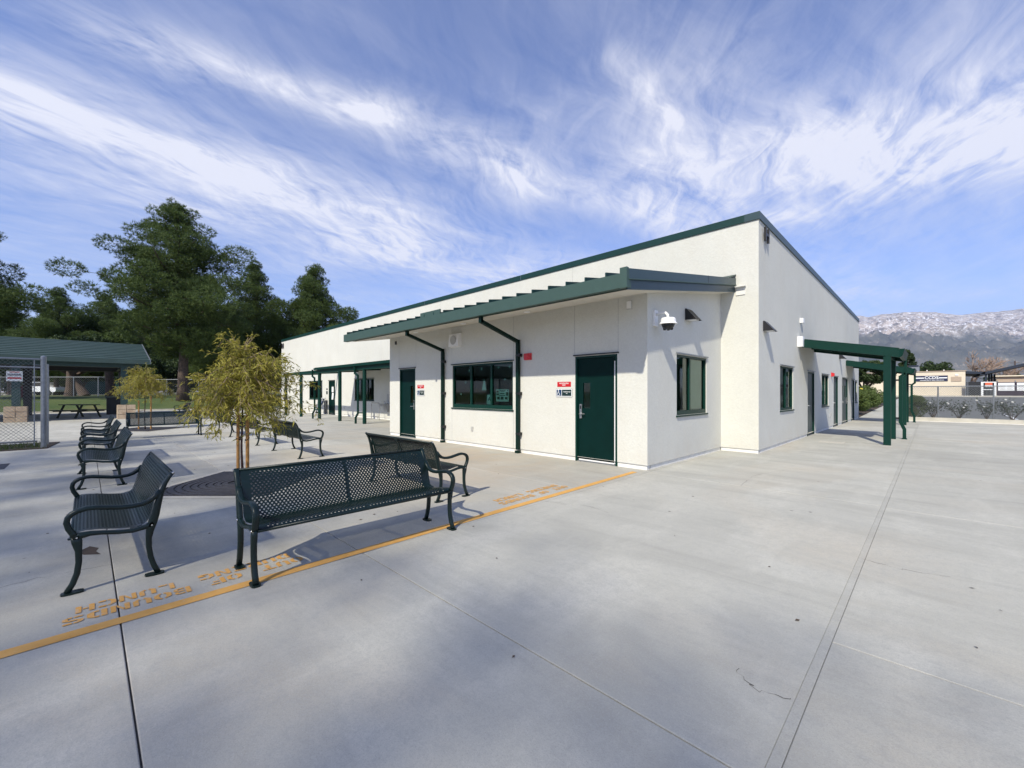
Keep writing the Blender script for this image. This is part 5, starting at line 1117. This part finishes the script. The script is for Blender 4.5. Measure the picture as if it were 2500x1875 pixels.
# ------------------------------------------------------------------ right: fence, planting, parking lot, far buildings
struct('curb_wall',MB().box(-1.15,30,29.40,29.58,-.02,.20),'curb_concrete'); struct('curb_gutter',MB().box(-1.15,30,29.335,29.398,-.02,.012),'plinth')
t=thing('chain_link_fence','silver chain link fence on the low curb wall at the right','fence',(0,29.49,.2))
xs_=[-1.1,.215,2.02,4.9,7.8,10.7,13.6]
for x in xs_: mb=MB(); mb.tube([(x,29.49,.0),(x,29.49,1.73)],.030,10); part('post',mb,'galvanised',t)
mb=MB(); mb.tube([(-1.1,29.49,1.735),(13.6,29.49,1.735)],.022,8); part('top_rail',mb,'galvanised',t)
mb=MB(); chain(mb,'x',29.46,-1.1,13.6,.22,1.72,.085,.0055); part('mesh',mb,'galvanised',t)
# rose bushes
rsx=(.05,.95,1.85,2.65,3.6,4.7)
for i,x in enumerate(rsx):
    ln=('leftmost','second','third','fourth','fifth','sixth')[i]
    t=thing('rose_bush',ln+' white flowering rose bush from the left behind the chain link fence','rose bush',(x,30.25,.10),0,'rose bushes behind the fence'); rd=random.Random(50+i); mb=MB(); LQ=[]
    FLW=[]
    for k in range(11):
        a=rd.uniform(0,6.28); L_=rd.uniform(.5,.85); e=Vector((math.cos(a)*L_*.62,math.sin(a)*L_*.5,rd.uniform(.55,.98))); m=e*.45+Vector((0,0,.05)); mb.tube([(0,0,0),m,e],[.014,.009,.004],5,False)
        for j in range(34):
            p=m.lerp(e,rd.random()*1.1)+Vector((rd.gauss(0,.09),rd.gauss(0,.09),rd.gauss(0,.09))); s=.042; u=Vector((rd.gauss(0,1),rd.gauss(0,1),rd.gauss(0,1))).normalized(); v=u.cross(Vector((rd.gauss(0,1),rd.gauss(0,1),rd.gauss(0,1)))).normalized()
            LQ+=[p-u*s,p+v*s*.6,p+u*s,p-v*s*.6]
        if rd.random()<.42: FLW.append(e+Vector((0,-.05,.03)))
    lpart('stems',mb,'bark',t); o=link('foliage',np_mesh('foliage',np.array([tuple(v) for v in LQ]),np.arange(len(LQ)).reshape(-1,4),4,'rose_leaves')); o.parent=t
    for f in FLW:
        m=MB(); m.lathe([(.0,f.z-.03),(.045,f.z-.01),(.05,f.z+.02),(.02,f.z+.04)],f.x,f.y,8); lpart('flower',m,'rose_white',t)
bush('clipped_shrub',(-.65,30.3,.10),(.62,.55,.62),9000,.035,'hedge_leaves','clipped yellow green shrub behind the fence next to the downspouts','shrub',91,fill=.8)
bush('clipped_shrub',(5.7,30.3,.10),(.6,.55,.55),5000,.035,'rose_leaves','dark shrub at the right edge behind the fence','shrub',92,fill=.8)
t=bush('flowering_bush',(-3.75,33.6,.02),(1.15,2.3,.85),15000,.055,'hedge_leaves','large green bush with yellow flowers beside the walkway','bush',93,fill=.8)
bush('flowering_bush',(-3.65,38.5,.10),(1.2,2.6,.85),9000,.06,'hedge_leaves','second green bush farther along the walkway','bush',94,fill=.8)
bush('flowering_bush',(-3.9,44.5,.2),(1.4,3.2,.9),8000,.07,'hedge_leaves','third green bush at the far end of the walkway','bush',97,fill=.8)
mb=MB()
for k in range(14): a=rnd.uniform(-1,1); b=rnd.uniform(-.6,.6); mb.lathe([(.0,1.60+.1*b),(.05,1.62+.1*b),(.02,1.67+.1*b)],a*.8,b*1.8,6)
lpart('flowers',mb,'yellow_flower',t)
bush('oak_tree',fb(2108,38),(3.2,3.2,1.25),16000,.12,'broad_leaves','dark spreading tree over the walkway beside the building end','tree',95,None,1.6,70)
bush('round_tree',fb(2285,88),(3.6,3.6,2.4),9000,.20,'broad_leaves','round dark green tree behind the beige building','tree',96,None,2.2,60)
bush('small_tree',fb(2216,64),(1.0,1.0,2.3),5000,.14,'broad_leaves','narrow dark tree behind the canopy posts','tree',98,None,2.6,40)
bush('small_tree',fb(2475,120),(9,4,1.6),6000,.35,'broad_leaves','row of far dark trees over the houses at the right','tree',99,None,2.6,60)
# bare tree
def bare(px,d,H,seed,lab,wd=1.0):
    x,y,z=fb(px,d); t=thing('bare_tree',lab,'tree',(x,y,z),0,'leafless winter trees'); rd=random.Random(seed); mb=MB()
    def br(p,dv,L_,r,lv):
        e=p+dv*L_; r=max(r,.034); mb.tube([p,p.lerp(e,.5)+Vector((rd.gauss(0,.03),rd.gauss(0,.03),0))*L_,e],[r,r*.8,r*.6],4 if lv else 7,False)
        if lv>=6: return
        for k in range(3 if lv<5 else 2):
            nd=(dv+Vector((rd.gauss(0,.45*wd),rd.gauss(0,.45*wd),rd.gauss(.10,.22)))).normalized(); br(e if k<2 else p.lerp(e,.7),nd,L_*rd.uniform(.66,.84),r*.62,lv+1)
    br(Vector((0,0,0)),Vector((0,0,1)),H*.26,.30,0); lpart('trunk',mb,'pale_twig',t)
bare(2372,82,10.6,5,'leafless grey brown tree behind the right end of the beige building',1.15); bare(2450,92,7.6,8,'smaller leafless tree behind the solar canopy',1.1)
# beige building with CCDS sign
t=thing('beige_building','low beige stucco building with a navy sign beyond the parking lot','building',(-3,85,.8))
mb=MB(); mb.box(-14,3.268,85,99,.6,4.36); part('wall',mb,'beige_stucco',t); mb=MB(); mb.box(-14.1,3.35,84.9,99.1,4.36,4.46); part('roof_edge',mb,'tan_stucco',t)
mb=MB(); mb.box(-5.2,-4.3,84.95,85,.8,2.9); part('door',mb,'grey_plastic',t); mb=MB(); mb.box(-7.2,-6.2,84.95,85,3.0,3.1); part('light_bar',mb,'maroon',t)
mb=MB(); mb.box(1.9,2.9,84.94,85,2.95,3.6); part('notice_panel',mb,'tan_stucco',t)
mb=MB(); mb.box(2.3,2.6,84.9,85,3.75,3.95); part('wall_lamp',mb,'white_plastic',t)
for xx in (-.5,1.2): mb=MB(); mb.lathe([(.06,4.4),(.06,4.6),(.09,4.65)],xx,85.2,8); part('roof_vent',mb,'white_plastic',t)
mb=MB(); mb.box(-14,3.3,84.3,84.99,.6,.95); part('footing',mb,'curb_concrete',t)
s=thing('school_sign','navy wall sign with white letters CCDS on the beige building','sign',(0,84.9,3.0)); mb=MB(); mb.box(-1.691,1.584,84.90,84.99,3.03,3.80); part('board',mb,'sign_navy',s)
mb=MB(); mb.box(-1.64,-.80,84.88,84.90,3.40,3.55); mb.box(.70,1.53,84.88,84.90,3.40,3.55); part('bar',mb,'sign_white',s)
mb=MB(); put_text(mb,'CCDS',.56,(-.05,84.90,3.49),(1,0,0),(0,0,1),.02,xs=.98,bold=.02); put_text(mb,'COMMUNITY DAY SCHOOL',.15,(.0,84.90,3.14),(1,0,0),(0,0,1),.02,xs=1.3,bold=.01); part('lettering',mb,'sign_white',s)
t=thing('roof_unit','grey rooftop air unit with a dark top on the beige building','air unit',(-2,86.5,4.46)); mb=MB(); mb.box(-2.7,-1.3,86,87.5,4.46,5.15); part('casing',mb,'galvanised',t); mb=MB(); mb.box(-2.5,-1.4,86.1,87.3,5.2,5.42); part('hood',mb,'navy_steel',t)
for k,xx in enumerate((-2.45,-1.5)): mb=MB(); mb.box(xx-.02,xx+.02,86.2,86.25,5.15,5.2); part('bracket',mb,'galvanised',t)
# carport
t=thing('solar_carport','dark navy steel carport with a rising roof wing at the right','carport',(5.3,86,.9))
mb=MB(); mb.hexa([(3.3,86,4.02),(5.15,86,3.92),(5.15,100,3.92),(3.3,100,4.02)],[(3.3,86,4.38),(5.15,86,4.22),(5.15,100,4.22),(3.3,100,4.38)]); part('roof_wing',mb,'navy_steel',t)
mb=MB(); mb.hexa([(4.6,86,3.72),(14,86,6.45),(14,100,6.45),(4.6,100,3.72)],[(4.9,86,4.15),(14,86,6.85),(14,100,6.85),(4.9,100,4.15)]); part('roof_wing',mb,'navy_steel',t)
for k,xx in enumerate((5.14,5.42,5.64,5.9)): yy=86.3+k*4.2; mb=MB(); mb.box(xx*yy/85-.1,xx*yy/85+.1,yy-.1,yy+.1,.8,4.25); part('post',mb,'navy_steel',t)
mb=MB(); mb.bar((4.3,86.2,3.55),(5.1,86.2,3.15),.08,.08); part('brace',mb,'navy_steel',t)
# gate, screened fences, banners
t=thing('screened_fence','dark mesh screened fence between the beige building and the white gate','fence',(4,84,.85)); mb=MB(); mb.box(3.3,4.62,84,84.03,.92,2.85); part('screen',mb,'dark_screen',t); 
for xx in (3.28,3.45): mb=MB(); mb.tube([(xx,84.05,.85),(xx,84.05,3.0)],.06,8); part('post',mb,'galvanised',t)
t=thing('white_gate','white framed pedestrian gate with an orange and white notice','gate',(5.3,83.9,.9)); mb=MB()
for b in ((4.645,4.85,.9,2.82),(5.80,5.98,.9,2.82),(4.85,5.80,2.70,2.82),(4.85,5.80,.9,1.0),(4.85,5.80,1.75,1.85)): mb.box(b[0],b[1],83.9,83.96,b[2],b[3])
part('frame',mb,'sign_white',t); mb=MB(); mb.box(4.85,5.80,83.97,83.99,1.0,2.70); part('screen',mb,'dark_screen',t)
mb=MB(); mb.box(5.0,5.65,83.88,83.90,2.40,2.72); part('orange_notice',mb,'orange_print',t); mb=MB(); mb.box(5.0,5.65,83.88,83.90,2.14,2.38); part('white_notice',mb,'sign_white',t)
for xx in (5.15,5.5): mb=MB(); mb.box(xx,xx+.03,83.91,83.95,1.0,1.75); part('bar',mb,'galvanised',t)
t=thing('screened_fence','purple brown screened fence carrying white banners at the far right','fence',(9,84,.85)); mb=MB(); mb.box(6.05,16,84.0,84.03,.9,2.75); part('screen',mb,'purple_screen',t)
for xx in (6.08,7.6,10.5,13.4): mb=MB(); mb.tube([(xx,84.06,.85),(xx,84.06,2.95)],.06,8); part('post',mb,'galvanised',t)
for i,(a,b,lab) in enumerate(((6.146,7.528,'white banner with faint grey print right of the white gate'),(7.731,9.1,'white banner with faint grey print cut by the right edge'))):
    s=thing('banner',lab,'banner',(a,83.95,1.6),0,'white banners on the screened fence'); mb=MB(); mb.box(a,b,83.95,83.97,1.64,2.66); part('cloth',mb,'sign_white',s); mb=MB()
    rd=random.Random(i)
    for r_ in range(5):
        for c_ in range(2): xx=a+.12+c_*.66; mb.box(xx,xx+rd.uniform(.35,.52),83.947,83.95,1.78+r_*.17,1.83+r_*.17)
    part('print',mb,'grey_plastic',s)
# houses at the far right
t=thing('tan_house','low tan house with a pale roof edge at the far right','house',(14,112,1)); p=at(2478,76); mb=MB(); mb.box(p[0]-2.2,p[0]+1.3,p[1],p[1]+8,.8,4.3); part('wall',mb,'tan_stucco',t); mb=MB(); mb.box(p[0]-2.6,p[0]+5,p[1]-.5,p[1]+8,4.3,4.5); part('roof',mb,'beige_stucco',t); mb=MB(); mb.box(p[0]+1.3,p[0]+5,p[1]-.05,p[1]+8,.8,4.3); part('side_wall',mb,'orange_stucco',t)
mb=MB(); mb.box(p[0]+1.9,p[0]+2.9,p[1]-.08,p[1]-.05,2.2,3.1); part('window',mb,'dark_glass',t)
p=at(2440,78); t=thing('gabled_house','small house gable with a white edge behind the banners','house',(p[0],p[1],.9)); mb=MB(); mb.add([(p[0]-2,p[1],.8),(p[0]+2,p[1],.8),(p[0]+2,p[1],2.6),(p[0]-.6,p[1],4.1),(p[0]-2,p[1],3.3),(p[0]-2,p[1]+8,.8),(p[0]+2,p[1]+8,.8),(p[0]+2,p[1]+8,2.6),(p[0]-.6,p[1]+8,4.1),(p[0]-2,p[1]+8,3.3)],[(0,1,2,3,4),(5,9,8,7,6),(1,6,7,2),(2,7,8,3),(3,8,9,4),(4,9,5,0)]); part('wall',mb,'tan_stucco',t)
mb=MB(); mb.bar((p[0]-.7,p[1]-.1,4.15),(p[0]+2.1,p[1]-.1,2.55),.15,.14); part('verge_board',mb,'sign_white',t)
x,y,_=at(2478,120); mb=MB(); mb.tube([(x,y,.9),(x,y,10.4)],.16,8); mb.bar((x-.9,y,9.8),(x+.9,y,9.8),.12,.12); tag(link('utility_pole',mb.mesh('utility_pole','bark')),'dark utility pole far away at the right edge','pole')
# clipped parking paint seen behind the roses
mb=MB(); mb.quad((3.0,33.2,.06),(3.12,33.2,.06),(3.12,38,.13),(3.0,38,.13)); tag(link('parking_line',mb.mesh('parking_line','sign_white')),'short white parking line on the asphalt behind the roses','painted line')
# tiny litter of dark leaves on the paving
rg=np.random.default_rng(8); LF=[]
for k in range(90):
    if k<40: x=rg.uniform(-8,2); y=rg.uniform(1,8)
    else: x=rg.uniform(-14,-4.3); y=rg.uniform(-.6,4)
    a=rg.uniform(0,3.14); s=rg.uniform(.008,.022); u=np.array([math.cos(a),math.sin(a),0])*s; v=np.array([-math.sin(a),math.cos(a),0])*s*.5; c=np.array([x,y,.006]); LF+=[c-u,c+v+[0,0,.004],c+u,c-v]
simple('dead_leaf',(.07,.05,.035),.9,var=.3)
tag(link('fallen_leaves',np_mesh('fallen_leaves',np.array(LF),np.arange(len(LF)).reshape(-1,4),4,'dead_leaf')),'scattered tiny dry leaves lying on the concrete','leaves',kind='stuff')
mb=MB(); mb.add([(-5.62,.02,.0012),(-5.5,-.06,.0012),(-5.36,-.02,.0012),(-5.27,.09,.0012),(-5.40,.06,.0012),(-5.5,.08,.0012)],[(0,1,2,3,4,5)]); tag(link('dirt_smear',mb.mesh('dirt_smear','dead_leaf')),'small brown smear on the concrete below the lower left bench','stain')
# drain covers
for (x0,x1,y0,y1,lab) in ((-2.35,-1.75,15.0,15.5,'small pale floor box cover in the paving by the near canopy'),(-13.3,-12.4,-1.4,-1.1,'dark slotted drain cover in the paving at the left')):
    mb=MB(); mb.box(x0,x1,y0,y1,-.005,.005); tag(link('drain_cover',mb.mesh('drain_cover','concrete_band' if y0>5 else 'tree_grate')),lab,'cover')

# ------------------------------------------------------------------ mountains and haze
def mountains():
    nu,nd=420,150; V=np.zeros((nd+1,nu+1,3)); us=np.linspace(.15,2.3,nu+1); ds=np.concatenate([np.linspace(2600,8600,nd-8),np.linspace(8700,11000,9)])
    ctrl=[(-.5,.150),(.55,.165),(.825,.1810),(.84,.177),(.885,.1845),(.915,.1870),(.958,.1905),(.99,.1895),(1.055,.1830),(1.10,.187),(1.135,.1888),(1.17,.1945),(1.22,.1990),(1.32,.215),(1.45,.19),(1.7,.2),(2.3,.16)]
    for i,u in enumerate(us):
        k=0
        while k<len(ctrl)-2 and ctrl[k+1][0]<u: k+=1
        f=(u-ctrl[k][0])/(ctrl[k+1][0]-ctrl[k][0]); rv=ctrl[k][1]+(ctrl[k+1][1]-ctrl[k][1])*sm(f)
        for j,d in enumerate(ds):
            x=FW[0]*d+RT[0]*u*d; y=FW[1]*d+RT[1]*u*d
            t=(d-2600)/6000
            base=(max(0,t)**1.35) if d<=8600 else max(0,1-((d-8600)/2400)**1.2*.6)
            p=Vector((x/1500,y/1500,3.1)); r=mnoise.ridged_multi_fractal(p,.9,2.1,7,1.0,2.0)   # 0..~2.5
            r2=mnoise.fractal(Vector((x/500,y/500,1.2)),1.0,2.0,5)
            amp=math.sin(math.pi*min(1,max(0,t)))**.8
            z=rv*8600*base+amp*(r-1.15)*330+amp*r2*110+ (1-abs(2*min(1,t)-1))*0
            if t>.85: z+= (t-.85)*2*r2*60
            V[j,i]=(x,y,max(-5,z+1) if t>0 else -5)
    n=nu+1; F=[(j*n+i,j*n+i+1,(j+1)*n+i+1,(j+1)*n+i) for j in range(nd) for i in range(nu)]
    o=link('mountains',np_mesh('mountains',V.reshape(-1,3),np.array(F),4,'mountain_rock',True)); o['kind']='structure'
mountains()
def haze():
    m=bpy.data.materials.new('haze_air'); m.use_nodes=True; nt=m.node_tree; nt.nodes.remove(nt.nodes['Principled BSDF']); v=nt.nodes.new('ShaderNodeVolumePrincipled'); v.inputs['Color'].default_value=(.50,.68,1.0,1); v.inputs['Density'].default_value=5.4e-5; v.inputs['Anisotropy'].default_value=.2; nt.links.new(v.outputs[0],nt.nodes['Material Output'].inputs['Volume']); MATS['haze_air']=m
    mb=MB(); mb.box(-14200,14200,-9100,16100,-40,1900); o=link('haze',mb.mesh('haze','haze_air')); o['kind']='stuff'; o['label']='thin blue air haze over the valley in front of the mountains'; o['category']='haze'
haze()
